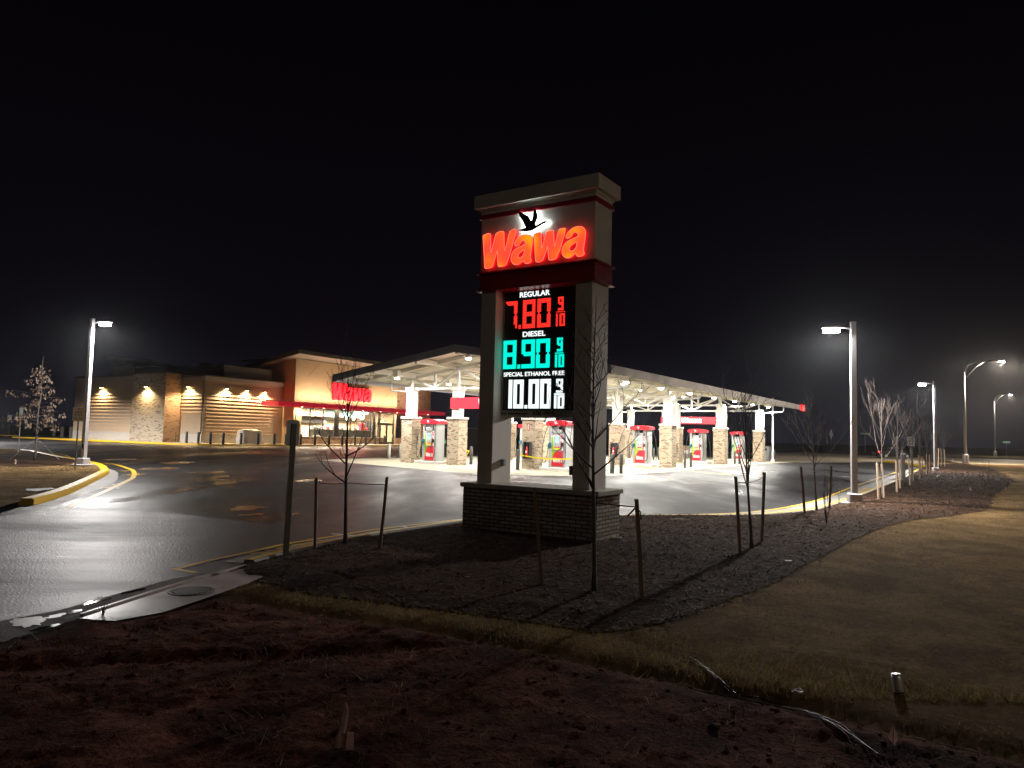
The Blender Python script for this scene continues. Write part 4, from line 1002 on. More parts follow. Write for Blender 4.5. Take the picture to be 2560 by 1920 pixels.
def lap(b,axis,c,a0,a1,z0,z1,n,out,step=.38,pr=.085):     # overlapping boards on a wall; axis 'x': wall runs along local x at y=c facing -y
    z=z0
    while z<z1-.01:
        zz=min(z+step,z1)
        for (p,q) in ((a0,a1),):
            if axis=='x': V=[(p,c-pr,z),(q,c-pr,z),(q,c-.004,zz),(p,c-.004,zz),(p,c,z),(q,c,z)]
            else: V=[(c-pr,p,z),(c-pr,q,z),(c-.004,q,zz),(c-.004,p,zz),(c,p,z),(c,q,z)]
            b.add(V,[(0,1,2,3),(0,4,5,1)])
        z=zz
Z0=.15
PRO=1.9
yl,ztl=sx_(192,941.3,-PRO); ys0=sx_(331,1000,-PRO)[0]; ys1=sx_(412,1000,-PRO-.1)[0]; yb1=sx_(449,1000,0)[0]
zend=sx_(505,937,0)[1]; zend=7.55
# end wall: left siding part, stone pylon, recessed bay up to the near corner
b=MB(); b.box(-PRO,ys0,Z0,6,yl,zend); w_=b.build('end_wall',M['siding'],st)
b=MB(); lap(b,'y',-PRO,ys0,yl,1.15,zend-.3,0,0); b.build('siding',M['siding'],st,fix=False)
b=MB(); b.box(-PRO-.06,ys0,Z0,-PRO-.001,yl,1.1); b.build('plinth',M['plinth'],st)
b=MB(); b.box(-PRO-.07,ys0,zend-.12,6.05,yl+.06,zend+.10); b.build('parapet_cap',M['roofm'],st)
b=MB(); b.box(-PRO-.1,ys1,0,.9,ys0+.002,zend+.12); b.build('stone_pylon',[M['stone'],M['stone2']],st)
b=MB(); b.quad((-PRO-.103,ys1-.004,0),(0,ys1-.004,0),(0,ys1-.004,zend+.1),(-PRO-.103,ys1-.004,zend+.1)); b.build('stone_return',M['stone2'],st)
b=MB(); b.box(-PRO-.16,ys1-.06,zend+.12,.95,ys0+.05,zend+.24); b.build('parapet_cap',M['roofm'],st)
b=MB(); b.box(0,0.002,Z0,6,ys1,zend-.02); b.build('end_wall',M['siding'],st)
b=MB(); lap(b,'y',0,.25,ys1,1.15,zend-.3,0,0); b.build('siding',M['siding'],st,fix=False)
b=MB(); b.box(-.06,0,Z0,-.001,ys1-.01,1.1); b.build('plinth',M['plinth'],st)
b=MB(); b.box(-.07,.02,zend-.14,6,ys1-.02,zend+.08); b.build('parapet_cap',M['roofm'],st)
yq0=sx_(505,1010,-.05)[0]; yq1=sx_(459,1010,-.05)[0]; zq=sx_(480,1033,-.05)[1]
MB().box(-.10,max(.05,yq0),1.1,-.03,yq1,zq).build('blank_panel',M['eifs2'],st)
# front wall with three lamps' worth of siding, then the tower
TX0=11.2; TX1=30.7; TYF=-1.95
zf=sy(600,946.0,0)[1]; zf=7.45
b=MB(); b.box(0,0,Z0,TX0+.2,6,zf); b.build('front_wall',M['siding'],st)
b=MB(); lap(b,'x',0,.25,TX0,1.15,zf-.7,0,0); b.build('siding',M['siding'],st,fix=False)
b=MB(); b.box(-.04,-.06,Z0,TX0,-.001,1.1); b.box(-.03,-.05,1.1,.22,-.0,zf-.6); b.build('plinth',M['plinth'],st)
MB().box(-.03,-.052,1.1,.24,-.001,zf-.6).build('corner_board',M['siding'],st)
b=MB(); b.box(-.16,-.22,zf-.42,TX0,.3,zf); b.build('coping',M['coping'],st)
MB().box(-.2,-.26,zf,TX0,6,zf+.10).build('parapet_cap',M['roofm'],st)
# tower
zt=10.45; zg0=1.05; zg1=4.55; zaw0=4.62; zaw1=5.12
gx0=sy(740,1080,TYF)[0]; gx1=sy(987,1080,TYF)[0]
b=MB(); b.box(TX0,TYF,zaw0-.05,TX1,4,zt); b.build('tower',M['eifs'],st)
b=MB(); b.box(TX0,TYF+.003,Z0,gx0-.1+.9,4,zaw0-.05); b.box(gx1,TYF+.003,Z0,TX1,4,zaw0-.05); b.build('tower_legs',M['eifs'],st)
b=MB(); b.box(TX0-.02,TYF-.03,Z0,TX1-2.6,TYF+.35,zg0-.06); b.build('stone_sill_wall',M['stone2'],st)
MB().box(TX0-.02,TYF-.08,zg0-.06,TX1-2.6,TYF+.4,zg0).build('sill',M['coping'],st)
# reveal lines on the render
LN=plain('reveal line',(.20,.14,.09),.8)
for (p,q) in (((802,906),(770,942)),((804,985),(820,1000)),((985,962),(955,1008))):
    a=sy(*p,TYF);c=sy(*q,TYF); MB().beam((a[0],TYF-.003,a[1]),(c[0],TYF-.003,c[1]),.02,.03).build('reveal_joint',LN,st)
# sloped roof slab, high towards the forecourt
b=MB(); o0=1.9; ro=[(TX0-1.4,TYF-o0),(TX1+1.0,TYF-o0),(TX1+1.0,10),(TX0-1.4,10)]
def rz_(y): return 11.35-.17*(y-(TYF-o0))
V=[(x,y,rz_(y)) for x,y in ro]+[(x,y,rz_(y)-.5) for x,y in ro]
b.add(V,[(0,1,2,3),(7,6,5,4),(0,4,5,1),(1,5,6,2),(2,6,7,3),(3,7,4,0)]); b.build('tower_roof',M['roofm'],st)
V=[(x+(.05 if x<TX1 else -.05),y+(.05 if y<0 else -.05),rz_(y)-.503) for x,y in ro]; b=MB(); b.add(V,[(3,2,1,0)]); b.build('roof_soffit',M['eifs'],st)
MB().box(TX0-1.42,TYF-o0-.03,11.35-.47,TX1+1.02,TYF-o0-.003,11.35-.05).build('roof_fascia',plain('grey green fascia',(.50,.52,.47),.5),st)
b=MB(); b.box(TX0+.05,TYF+.4,zt-.1,TX1-.05,8,10.6); b.build('tower',M['eifs'],st)
# right hand stone wing
b=MB(); b.box(TX1,0,Z0,41.5,8,9.2); b.build('stone_wing',M['stone2'],st)
MB().box(TX1,-.06,zg0,38.6,-.002,4.4).build('wing_window',plain('dark glass',(.008,.010,.012),.12),st)
for x in np.linspace(TX1+.3,38.6,6): MB().box(x-.05,-.11,zg0,x+.05,-.06,4.4).build('mullion',M['frame'],st)
MB().box(TX1,-.10,2.6,38.6,-.062,2.68).build('mullion',M['frame'],st)
MB().box(31.2,-.6,Z0,32.2,-.12,1.2).build('planter',plain('planter',(.12,.10,.08),.8),st)
# red awning
ax0=sy(697,1010,TYF-1.3)[0]; ax1=sy(1113,1030,TYF-1.3)[0]
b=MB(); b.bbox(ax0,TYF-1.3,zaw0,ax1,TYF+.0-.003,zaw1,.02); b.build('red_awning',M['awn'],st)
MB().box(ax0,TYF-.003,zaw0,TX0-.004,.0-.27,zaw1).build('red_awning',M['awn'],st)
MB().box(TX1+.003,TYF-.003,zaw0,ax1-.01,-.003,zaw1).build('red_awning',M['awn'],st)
# shopfront glazing
GX0,GX1=gx0,gx1; GYF=TYF+.10
gl=G('shop glass'); tr=gl.n('ShaderNodeBsdfTransparent'); gls=gl.n('ShaderNodeBsdfGlossy'); gls.inputs['Roughness'].default_value=.03; fr=gl.n('ShaderNodeFresnel'); fr.inputs[0].default_value=1.45
mx=gl.n('ShaderNodeMixShader'); gl.l(fr.outputs[0],mx.inputs[0]); gl.l(tr.outputs[0],mx.inputs[1]); gl.l(gls.outputs[0],mx.inputs[2])
gl.l(mx.outputs[0],[x for x in gl.nt.nodes if x.type=='OUTPUT_MATERIAL'][0].inputs[0]); tr.inputs[0].default_value=(.93,.96,.95,1)
MB().quad((GX0,GYF,zg0),(GX1,GYF,zg0),(GX1,GYF,zg1),(GX0,GYF,zg1)).build('shop_window',gl.mat,st)
mul=[738,774.5,807.5,838.5,844,876,905,927,935,946]
for p in mul:
    x=sy(p,1070,TYF)[0]; wd=.20 if p in(838.5,844,935) else .06
    MB().box(x-wd,GYF-.10,zg0,x+wd,GYF+.02,zg1).build('mullion',M['frame'],st)
zt1=sy(800,1049.5,TYF)[1]
MB().box(GX0,GYF-.07,zt1-.04,sy(930,1050,TYF)[0],GYF-.003,zt1+.04).build('transom',M['frame'],st)
MB().box(GX0,GYF-.09,zg1-.10,GX1,GYF+.01,zg1+.03).build('transom',M['frame'],st)
dx0,dx1=sy(949,1090,TYF)[0],sy(982,1090,TYF)[0]; zd=2.95
for a,c in ((dx0,(dx0+dx1)/2),((dx0+dx1)/2,dx1)):
    d_=MB(); d_.box(a,GYF-.14,Z0,a+.16,GYF-.05,zd).box(c-.16,GYF-.14,Z0,c,GYF-.05,zd).box(a+.16,GYF-.14,Z0,c-.16,GYF-.05,Z0+.3).box(a+.16,GYF-.14,zd-.18,c-.16,GYF-.05,zd)
    d_=d_.build('door',M['frame'],st); MB().box(c-.28,GYF-.22,1.1,c-.24,GYF-.14,1.6).build('handle',M['white'],d_)
MB().box(dx0-.12,GYF-.15,zd,dx1+.12,GYF-.03,zd+.16).build('door_head',M['frame'],st)
MB().box(dx0-.12,GYF-.15,Z0,dx0,GYF-.03,zg1).build('door_post',M['frame'],st); MB().box(dx1,GYF-.15,Z0,dx1+.12,GYF-.03,zg1).build('door_post',M['frame'],st)
xn=sy(962.5,1044,TYF)[0]; MB().box(xn-.2,GYF-.02,3.3,xn+.35,GYF-.012,3.95).build('window_notice',plain('notice pink',(.75,.6,.55),.6),st)
# interior behind the glass
IC=plain('interior cream',(.72,.60,.44),.7); ITE=plain('interior teal',(.30,.52,.52),.6); IDK=plain('interior dark',(.04,.038,.036),.5); IRD=plain('interior red',(.70,.04,.06),.5); IWH=plain('interior white',(.8,.8,.78),.5); IOR=plain('interior orange',(.80,.30,.03),.5); IST=plain('interior steel',(.45,.46,.47),.3,.8)
DY1=4.0
b=MB(); b.box(GX0-.3,DY1,Z0,GX1+.3,DY1+.1,4.6); b.build('shop_back_wall',IC,st)
MB().box(GX0-.3,TYF+.36,Z0-.1,GX1+.3,DY1,Z0+.01).build('shop_floor',M['walk'],st)
MB().box(GX0-.3,TYF+.36,4.60,GX1+.3,DY1,4.66).build('shop_ceiling',IC,st)
xa=lambda p:sy(p,1070,DY1-1)[0]
MB().box(xa(722),2.2,3.72,xa(800),3.2,4.58).build('soffit_box',IC,st); MB().box(xa(800)+.02,2.2,3.72,xa(900),3.2,4.58).build('soffit_box',ITE,st)
MB().box(xa(745),3.3,2.85,xa(818),3.45,3.65).build('menu_board',IDK,st)
zz=lambda py:sy(790,py,DY1-1)[1]
MB().prism([(xa(790),3.2,zz(1037)),(xa(812),3.2,zz(1037)),(xa(812),3.2,zz(1042)),(xa(806),3.2,zz(1046)),(xa(790),3.2,zz(1041))],(0,-.08,0)).build('shop_sign',IRD,st)
for i in range(3): MB().box(xa(812),3.25,2.95+.2*i,xa(819),3.29,3.06+.2*i).build('menu_strip',IWH,st)
MB().box(xa(752),.6,Z0,xa(893),1.4,1.95).build('counter',IDK,st); MB().box(xa(750),.55,1.95,xa(895),1.45,2.02).build('counter_top',IST,st)
r6=random.Random(6)
for i,p in enumerate(range(757,893,7)):
    if r6.random()<.25: continue
    mm=r6.choice([IST,IWH,IST,IDK,IRD]); h=r6.uniform(.2,.55); x=xa(p)
    if i%2: MB().lathe([(.16,0),(.18,h*.6),(.1,h)],10,c=(x,1.0,2.02)).build('counter_item',mm,st)
    else: MB().bbox(x-.22,.8,2.02,x+.2,1.2,2.02+h,.03).build('counter_item',mm,st)
b=MB(); x=xa(850); b.tube([(x-.35,.7,2.02),(x-.35,.7,2.95),(x+.35,.7,2.95),(x+.35,.7,2.02)],.06,6); b.build('orange_rack',IOR,st)
MB().bbox(xa(868),.5,2.02,xa(878),1.0,3.0,.03).build('drink_machine',IRD,st)
MB().lathe([(.5,0),(.6,.5),(.5,1.0),(.2,1.1)],12,c=(xa(748)+.3,.2,Z0)).build('round_bin',IST,st)
for p in (897,905,912,920): MB().bbox(xa(p)-.12,1.6,Z0,xa(p)+.12,2.2,3.3,.02).build('shelf_unit',IDK if p%2 else IST,st)
PEN=glow('pendant glow',(1,.93,.80),9.0)
for p,py in ((867,1046),(884,1046),(905,1046),(891,1031),(895,1031),(900,1031),(907,1031),(912,1032),(917,1032)):
    x,z=sy(p,py,.8); MB().lathe([(.05,-.25),(.17,-.16),(.19,.05),(.12,.2),(.02,.25)],10,c=(x,.8,z)).build('pendant',PEN,st)
for i in range(6):
    x=GX0+1.4+i*(GX1-GX0-2.4)/5.5; MB().box(x-.6,.2,4.56,x+.6,1.0,4.595).build('ceiling_light',glow('ceiling panel',(1,.90,.72),9.0),st)
    area('ceiling_light_glow',(x,.6,4.5),.9,520.0,(1,.86,.66),st)
# wash lights standing on the awning: they light the render and the soffit above
for i in range(10):
    x=TX0+1.2+i*(TX1-TX0-2.4)/6.4
    f=MB().bbox(x-.35,TYF-1.05,zaw1,x+.35,TYF-.85,zaw1+.10,.02).build('wash_light',M['roofm'],st)
    MB().box(x-.32,TYF-1.02,zaw1+.101,x+.32,TYF-.88,zaw1+.106).build('wash_lens',glow('wash lens',(1,.72,.40),3.0),f)
    wl=area('wash_light_glow',(x,TYF-1.15,zaw1+.14),2.4,150.0,(1,.72,.47),st,(math.radians(172),0,0),math.pi,'RECTANGLE'); wl.data.size_y=.12
# small downlights under the awning
for i in range(8):
    x=TX0+.6+i*(TX1-TX0+6)/7
    MB().lathe([(.10,0),(.09,-.02)],10,c=(x,TYF-.7,zaw0-.001)).build('downlight',glow('downlight lens',(1,.80,.55),12.0),st)
    area('downlight_glow',(x,TYF-.7,zaw0-.05),.2,160.0,(1,.76,.48),st)
# store letters
x0,z0=sy(829,988,TYF-.15);x1,z1=sy(928,944,TYF-.15)
z0=5.75;z1=z0+2.25
SRED=[glow('store letter red',(7.0,.045,.065),1.0,(.4,.01,.02)),glow('store letter side',(.32,.001,.014),1.0,(.4,.01,.02))]
bandtext(st,x0,x1,z0,z1,TYF-.06,SRED,.30,'letter')
# round neon sign on the wing
xo,zo=sy(1028,1009,-.2); ro_=zup(1028,993,SA+sux*xo)-zo; ro_=1.0
ns=MB().lathe([(ro_*.98,0),(ro_*.98,.12)],28).xform(Matrix.Translation((xo,-.13,zo))@Matrix.Rotation(math.pi/2,4,'X')).build('round_sign',glow('neon magenta',(1.0,.03,.16),1.3),st)
for k,cc in enumerate([(.1,.9,.3),(.15,.35,1),(.9,.2,.9),(.1,.8,.9)]):
    P=[(xo+ro_*1.05*math.cos(a),-.30,zo+ro_*1.05*math.sin(a)) for a in np.linspace(k*math.pi/2,(k+1)*math.pi/2,9)]
    MB().tube(P,.05,6).build('neon_tube',glow('neon%d'%k,cc,3.0),ns)
MB().tube([(xo+ro_*.45*math.cos(a)-.5*ro_,-.30,zo+ro_*.45*math.sin(a)) for a in np.linspace(0,2*math.pi,15)],.06,6).build('neon_tube',glow('neon pale',(1,.7,.8),3.0),ns)
# wall lamps on the siding and stone
WARM=(1,.71,.38)
def walllamp(px,py,onx):
    if onx is not None:
        yy,z=sx_(px,py,onx); P=Vector((onx-.16,yy,z)); dirn=Vector((-1,0,0))
    else:
        xx,z=sy(px,py,0); P=Vector((xx,-.16,z)); dirn=Vector((0,-1,0))
    h=MB().lathe([(.05,.24),(.17,.10),(.19,0)],14,c=P+dirn*.10).build('wall_lamp',M['roofm'],st,True)
    MB().lathe([(.17,.02),(.12,-.05),(.03,-.07)],12,c=P+dirn*.10).build('lamp_glass',glow('wall lamp glass',(1,.66,.22),40.0),h)
    L=bpy.data.lights.new('wall_lamp_light','SPOT'); L.energy=1250; L.color=WARM; L.spot_size=math.radians(150); L.spot_blend=.5; L.shadow_soft_size=.10
    o=bpy.data.objects.new('wall_lamp_light',L); COL.objects.link(o); o.parent=st; o.location=P+dirn*.16+Vector((0,0,-.10)); o.rotation_euler=(0,0,0)
walllamp(259,970,-PRO-.04); walllamp(370,968,-PRO-.1); walllamp(475.5,968,-.04)
walllamp(564,972,None); walllamp(614.5,977,None); walllamp(659,981,None)
# service roof pieces behind
b=MB(); y1,z1=sx_(282,930,3.0); y2,_=sx_(337,930,3.0)
b.box(3.0,y2,zend-.5,8,y1,sx_(337,912,3.0)[1]); b.build('rear_tower',M['eifs'],st)
ya,za=sx_(260,889,2.0); yb,zb=sx_(337,908,2.0)
b=MB(); b.add([(2,ya,za),(2,yb,zb),(9,yb,zb),(9,ya,za),(2,ya,za-.45),(2,yb,zb-.45),(9,yb,zb-.45),(9,ya,za-.45)],[(0,1,2,3),(7,6,5,4),(0,4,5,1),(1,5,6,2),(2,6,7,3),(3,7,4,0)]); b.build('rear_roof',M['roofm'],st)
yc,zc=sx_(337,926,3.0); MB().box(3.0,.8,zend-.3,10,yc,sx_(500,914,3.0)[1]).build('roof_screen',M['roofm'],st)
xs0,zs0=sy(545,914,5.0); MB().box(3.2,5,zf-.4,TX0-1.6,5.3,sy(600,917,5)[1]).build('roof_screen',M['eifs2'],st)
# security camera
xx,z=sy(529,985,0); sc_o=MB().bbox(xx-.12,-.45,z-.09,xx+.10,-.10,z+.09,.03).build('camera_body',IWH,st); MB().beam((xx,-.12,z+.05),(xx,-.0,z+.16),.06).build('camera_bracket',IWH,sc_o)
yv,zv=sx_(215,1030,-PRO-.1); MB().bbox(-PRO-.22,yv-.5,Z0,-PRO-.06,yv+.5,2.5,.03).build('side_door',M['eifs2'],st)
# pavement in front of the store, painted stripes
wk=[(-4.2,30),(-4.4,6),(-3.8,-4.4),(4,-5.6),(13,-7.4),(42,-7.0),(42,0),(0,0),(0,ys1),(-PRO,ys1),(-PRO,30)]
tw=lambda x,y:SA+sux*x+suy*y
struct(MB().prism([tw(x,y)+Vector((0,0,.15)) for x,y in wk],(0,0,-.2)).build('sidewalk',M['walk']))
for i in range(9):
    x=-3.2+i*1.5; y=-2.2-.12*i
    struct(MB().poly([tw(x,y-2.2)+Vector((0,0,.155)),tw(x+.55,y-2.2)+Vector((0,0,.155)),tw(x+.95,y+1.0)+Vector((0,0,.155)),tw(x+.4,y+1.0)+Vector((0,0,.155))]).build('hatch_stripe',M['yline']))
EDG=[tw(x,y).xy for x,y in [(-4.2,30),(-4.4,6),(-3.8,-4.4),(4,-5.6),(13,-7.4),(30,-7.2)]]
struct(kerbbar(smoothpath(EDG,4),.25,0,.156,.0,.03).build('kerb',M['yellow']))
struct(MB().poly([tw(x,y)+Vector((0,0,.158)) for x,y in [(5.6,-2.6),(12,-4.9),(17,-5.8),(17.2,-4.4),(12,-2.9),(6,-2.0)]]).build('planting_bed',M['mulch']))
# bollards along the store
M['bolg']=plain('slate bollard sleeve',(.055,.07,.075),.45,0,.1,5)
BP=[(371,1102),(398,1103.5),(437,1105),(466,1107),(495.5,1109),(525.7,1110.5),(557.6,1111.5),(602,1110.5),(645,1111.5),(685.6,1111.4),(714,1111.8),(751.5,1112),(787.3,1112.5),(822.3,1112.5),(855,1112.5),(887.4,1112),(914,1111.4),(938,1110.5),(960.6,1111.0),(982.6,1110.8)]
wh=['in front of the grey stone pylon','in front of the grey stone pylon','at the right edge of the warm stone return','before the blank panel','before the blank panel','below the corner wall lamps','below the right hand wall lamps','beside the sheeted machine','in front of the sheeted machine','by the small bare tree','near the tower corner']+['under the shop window']*6+['at the doors']*3
for i,(px,py) in enumerate(BP):
    bollard(px,py,py-27.5,'slate store bollard, %s from left, %s'%(ORD[i],wh[i]),.13,M['bolg'],'slate bollards along the store front',.155,h=1.22)
# machine under a plastic sheet
p=at(642,1110,.155); o=thing('sheeted_machine','boxy machine wrapped in crumpled white plastic sheet by the store wall','wrapped machine',p+suy*1.2,SRZ)
b=MB(); n=14; r7=random.Random(2); V=[];F=[]
prof=[(1.02,0),(1.0,.4),(.97,.9),(.95,1.35),(.90,1.5),(.6,1.58),(.0,1.6)]
for j,(s_,z) in enumerate(prof):
    for k_ in range(28):
        th=2*math.pi*k_/28; c_,s2=math.cos(th),math.sin(th); q=max(abs(c_),abs(s2)); f=1+(.10*math.sin(k_*2.3+j*.7)+r7.uniform(-.05,.05))*(1-j/7)
        V.append((1.35*c_/q*s_*f*(1 if j<5 else 1),.6*s2/q*s_*f,z*(1+.04*math.sin(th*2+1))))
for j in range(len(prof)-1):
    for k_ in range(28): k2=(k_+1)%28; F.append((j*28+k_,j*28+k2,(j+1)*28+k2,(j+1)*28+k_))
b.add(V,F); b.build('plastic_sheet',plain('white plastic sheet',(.62,.58,.54),.35),o,True)
# dark enclosure right of the store
def fence(p0,p1,h,label,mat):
    p0=Vector(p0);p1=Vector(p1); L=(p1-p0).length; ang=math.atan2(p1.y-p0.y,p1.x-p0.x); o=thing('screen_fence',label,'fence',p0,ang)
    MB().box(0,-.03,.1,L,.03,h).build('panel',mat,o); MB().box(0,-.06,h,L,.06,h+.08).build('top_rail',plain('fence rail',(.30,.30,.29),.6),o)
    for k_ in range(int(L/2.4)+1): MB().box(k_*2.4-.05,-.08,0,k_*2.4+.05,.08,h+.05).build('post',mat,o)
fence(at(1092,1118),at(1215,1119),2.6,'low dark screen fence in the shadows behind the left pumps',plain('fence dark',(.02,.022,.024),.6))
# ------------------------------------------------------------------ lamp posts
M['alu']=plain('painted aluminium',(.52,.50,.52),.4,.2,.06,3)
LEDC=(1,.96,.93)
def lamp_post(name,label,px,py,topx,topy,hx,hy,power,foot=None,wd=.075,arm=None,z=.0,beam=Vector((0,0,-1)),spot=178,lens=70.0):
    p=at(px,py,z); h=zup(topx,topy,p)-z
    q=onplane(hx,hy,p,Vector((0,1,0)))-p                   # head sits sideways of the post as seen
    hd=Vector((q.x,-.5 if arm is None else arm,0)); L=hd.length; rz=math.atan2(hd.y,hd.x)
    t=thing(name,label,'lamp post',p,rz,'square lamp posts in the parking lot')
    if foot: MB().lathe([(foot,-.1),(foot,.06),(foot-.04,.08)],24).build('footing',M['slab'],t)
    zb=.08 if foot else 0
    MB().bbox(-.17,-.17,zb,.17,.17,zb+.24,.02).build('base_cover',M['alu'],t)
    b=MB(); b.tube([(0,0,zb+.24),(0,0,h)],[wd*1.41*1.05,wd*1.41*.9],4,square=True); b.build('pole',M['alu'],t)
    MB().bbox(-wd*1.02,-wd*1.02,h,wd*1.02,wd*1.02,h+.04,.01).build('pole_cap',M['alu'],t)
    MB().box(-.03,-wd-.03,zb+.62,.03,-wd*.9,zb+.80).build('hand_hole',M['pdark'],t)
    b=MB(); b.tube([(wd*.5,0,h-.17),(L*.35,0,h-.13),(L*.62,0,h-.11)],.03,8); b.build('arm',M['alu'],t,True)
    hm=MB(); hm.bbox(L*.55,-.15,h-.15,L+.27,.15,h-.07,.03); hd_=hm.build('lamp_head',M['alu'],t)
    MB().bbox(L-.20,-.13,h-.27,L+.22,.13,h-.152,.05).build('led_lens',glow('led lens',(1,.98,.95),lens),hd_)
    Ld=bpy.data.lights.new('post_light','SPOT'); Ld.energy=power; Ld.color=LEDC; Ld.spot_size=math.radians(spot); Ld.spot_blend=.25; Ld.shadow_soft_size=.12
    o=bpy.data.objects.new('post_light',Ld); COL.objects.link(o); o.parent=t; o.location=(L,0,h-.32)
    return t
lamp_post('lamp_post','white lamp post on the grass island at the left, lit head turned right',208,1165,236,799,270,799,2700,.42,.075,-.2,.12)
lamp_post('lamp_post','tall pinkish lamp post in the mulch bed right of the canopy, lit head turned left',2136,1262,2131,808,2083,812,3500,.42,.075,.1,.03)
lamp_post('lamp_post','smaller lamp post farther along the mulch bed behind the staked trees',2339,1181,2335,954,2308,957,4500,.42,.075,.1,.03)
lamp_post('lamp_post','distant lamp post peeping above the far end of the canopy roof',1932,1155,1932,996,1926,999,700,None,.075,.1,.0)
lamp_post('lamp_post','lamp post of the same row beyond the left edge of the lot',-230,1100,-219,935,-182,936,30000,.42,.075,-.2,.12)
def cobra(label,bx,by,tx,ty,hx,hy,power):
    p=at(bx,by); h=zup(tx,ty,p); e=onplane(hx,hy,p,Vector((0,1,0)))-p
    return cobra_at(label,p,h,e.x,p.z+e.z,power)
def cobra_at(label,p,h,L,hz,power,rz=0.0):
    t=thing('street_light',label,'street light',p,rz,'tall street lights along the road')
    MB().lathe([(.30,0),(.30,.9),(.22,1.0),(.15,1.02)],12).build('base_cover',M['alu'],t)
    MB().tube([(0,0,1.0),(0,0,h)],[.14,.09],10).build('pole',plain('galvanised steel',(.34,.35,.35),.45,.6,.1,3),t,True)
    up=[(0,0,h-.05),(L*.12,0,h+(hz-h)*.55),(L*.4,0,h+(hz-h)*.92),(L*.75,0,hz),(L*.92,0,hz)]
    lo=[(0,0,h-.85),(L*.12,0,h-.35),(L*.35,0,h+(hz-h)*.45),(L*.58,0,hz-.14)]
    MB().tube(up,.045,8).build('arm',MATS['galvanised steel'],t,True); MB().tube(lo,.035,8).build('brace_arm',MATS['galvanised steel'],t,True)
    hd_=MB().bbox(L*.88,-.16,hz-.06,L+.45,.16,hz+.08,.04).build('lamp_head',M['alu'],t)
    MB().bbox(L-.05,-.13,hz-.14,L+.40,.13,hz-.062,.02).build('led_lens',glow('street lens',(1,.93,.78),170.0),hd_)
    Ld=bpy.data.lights.new('street_lamp_light','SPOT'); Ld.energy=power; Ld.color=(1,.82,.64); Ld.spot_size=math.radians(179); Ld.spot_blend=.12; Ld.shadow_soft_size=.15
    o=bpy.data.objects.new('street_lamp_light',Ld); COL.objects.link(o); o.parent=t; o.location=(L+.2,0,hz-.18)
cobra('tall street light with curved double arm reaching right, nearer of the two',2414,1160,2413,929,2500,902,14000)
cobra('street light with short curved arm, farther one by the right picture edge',2488,1141,2486,1003,2524,986,10000)

cobra_at('street light of the same row standing across the road behind the viewer',Vector((19,-13,0)),8.6,3.4,9.8,1250,math.radians(150))
# ------------------------------------------------------------------ signs on posts
M['uch']=plain('galvanised channel',(.20,.19,.17),.5,.5,.2,6); M['signback']=plain('sign back aluminium',(.85,.97,.91),.5,.0,.06,3)
M['signw']=plain('sign white sheet',(.60,.56,.50),.5,0,.06,6); M['ink']=plain('sign ink',(.10,.05,.045),.6)
def rrect(x0,z0,x1,z1,r,n=4):
    P=[]
    for cx,cz,a in ((x1-r,z1-r,0),(x0+r,z1-r,90),(x0+r,z0+r,180),(x1-r,z0+r,270)):
        for k_ in range(n+1):
            th=math.radians(a+90*k_/n); P.append((cx+r*math.cos(th),cz+r*math.sin(th)))
    return P
# the sign seen from behind, on a perforated channel post
p=at(714,1396); h=zup(731,1052,p); t=thing('sign_post','perforated steel post with the greenish back of a sign, nearest to the lot edge','traffic sign',p,math.radians(-12))
lx=Vector((.030,0,0))
b=MB(); 
b.box(-.035,-.008,-.2,.035,0,h-.04); b.box(-.035,0,-.2,-.027,.03,h-.04); b.box(.027,0,-.2,.035,.03,h-.04); b.build('channel_post',M['uch'],t)
zs=zup(722,1114,p)
b=MB().prism([(x,.034,z) for x,z in rrect(-.092,zs,.092,h+.01,.03)],(0,.006,0)); b.build('sign_plate',M['signback'],t)
b=MB()
for k_ in range(26): b.merge(MB().lathe([(.007,0),(.007,.0015)],6).xform(Matrix.Translation((0,-.0085,h-.09-.045*k_))@Matrix.Rotation(math.pi/2,4,'X')))
b.build('punched_holes',M['pdark'],t,fix=False)
t.rotation_euler=(0,math.radians(1.2),math.radians(36))
def small_sign(label,bx,by,tx,ty,wpx,hpx,lines=(),rz=0.0,mat=None,post=None,nm='sign_post',cat='traffic sign',z=.0,shape='rect'):
    p=at(bx,by,z); h=zup(tx,ty,p)-z; d=math.hypot(p.x,p.y)/FOC; wd,hh=wpx*d/2,hpx*d
    t=thing(nm,label,cat,p,rz)
    MB().tube([(0,.02,-.1),(0,.02,h-.02)],[.028,.028],6).build('post',post or M['uch'],t)
    P=rrect(-wd,h-hh,wd,h,min(wd,hh)*.15) if shape=='rect' else [(0,h),(-wd,h-hh/2),(0,h-hh),(wd,h-hh/2)]
    pl_=MB().prism([(x,-.012,z_) for x,z_ in P],(0,.008,0)).build('sign_plate',mat or M['signw'],t)
    for i,(tx_,f0,f1,ww) in enumerate(lines):
        fit(text_mb(tx_,1,0.001,.01),-wd*ww,h-hh*f1,wd*ww,h-hh*f0,-.0135).build('lettering',M['ink'],pl_,fix=False)
    return t
small_sign('pale parking notice on a thin post beside the left lamp post',187,1180,187,1018,22,30,(('P',.06,.20,.16),('PARKING',.27,.41,.62),('IN REAR',.47,.60,.66),('NO  LANE',.70,.88,.72)),math.radians(15),None,None,'parking_sign')
small_sign('narrow pale sign turned edge on, on a white post in the left island',46,1131,50,1018,8,22,(),math.radians(70),plain('pale teal',(.50,.58,.57),.5),plain('white post',(.62,.60,.58),.5),z=.12)
small_sign('small double white sign at the far left edge behind the brown tree',21,1094,21,1037,8,11,(),0,M['signw'])
small_sign('diamond warning sign seen beyond the end of the forecourt',2078,1137,2078,1072,10,25,(),.3,plain('sign silver',(.45,.43,.40),.5,.3),shape='diamond')
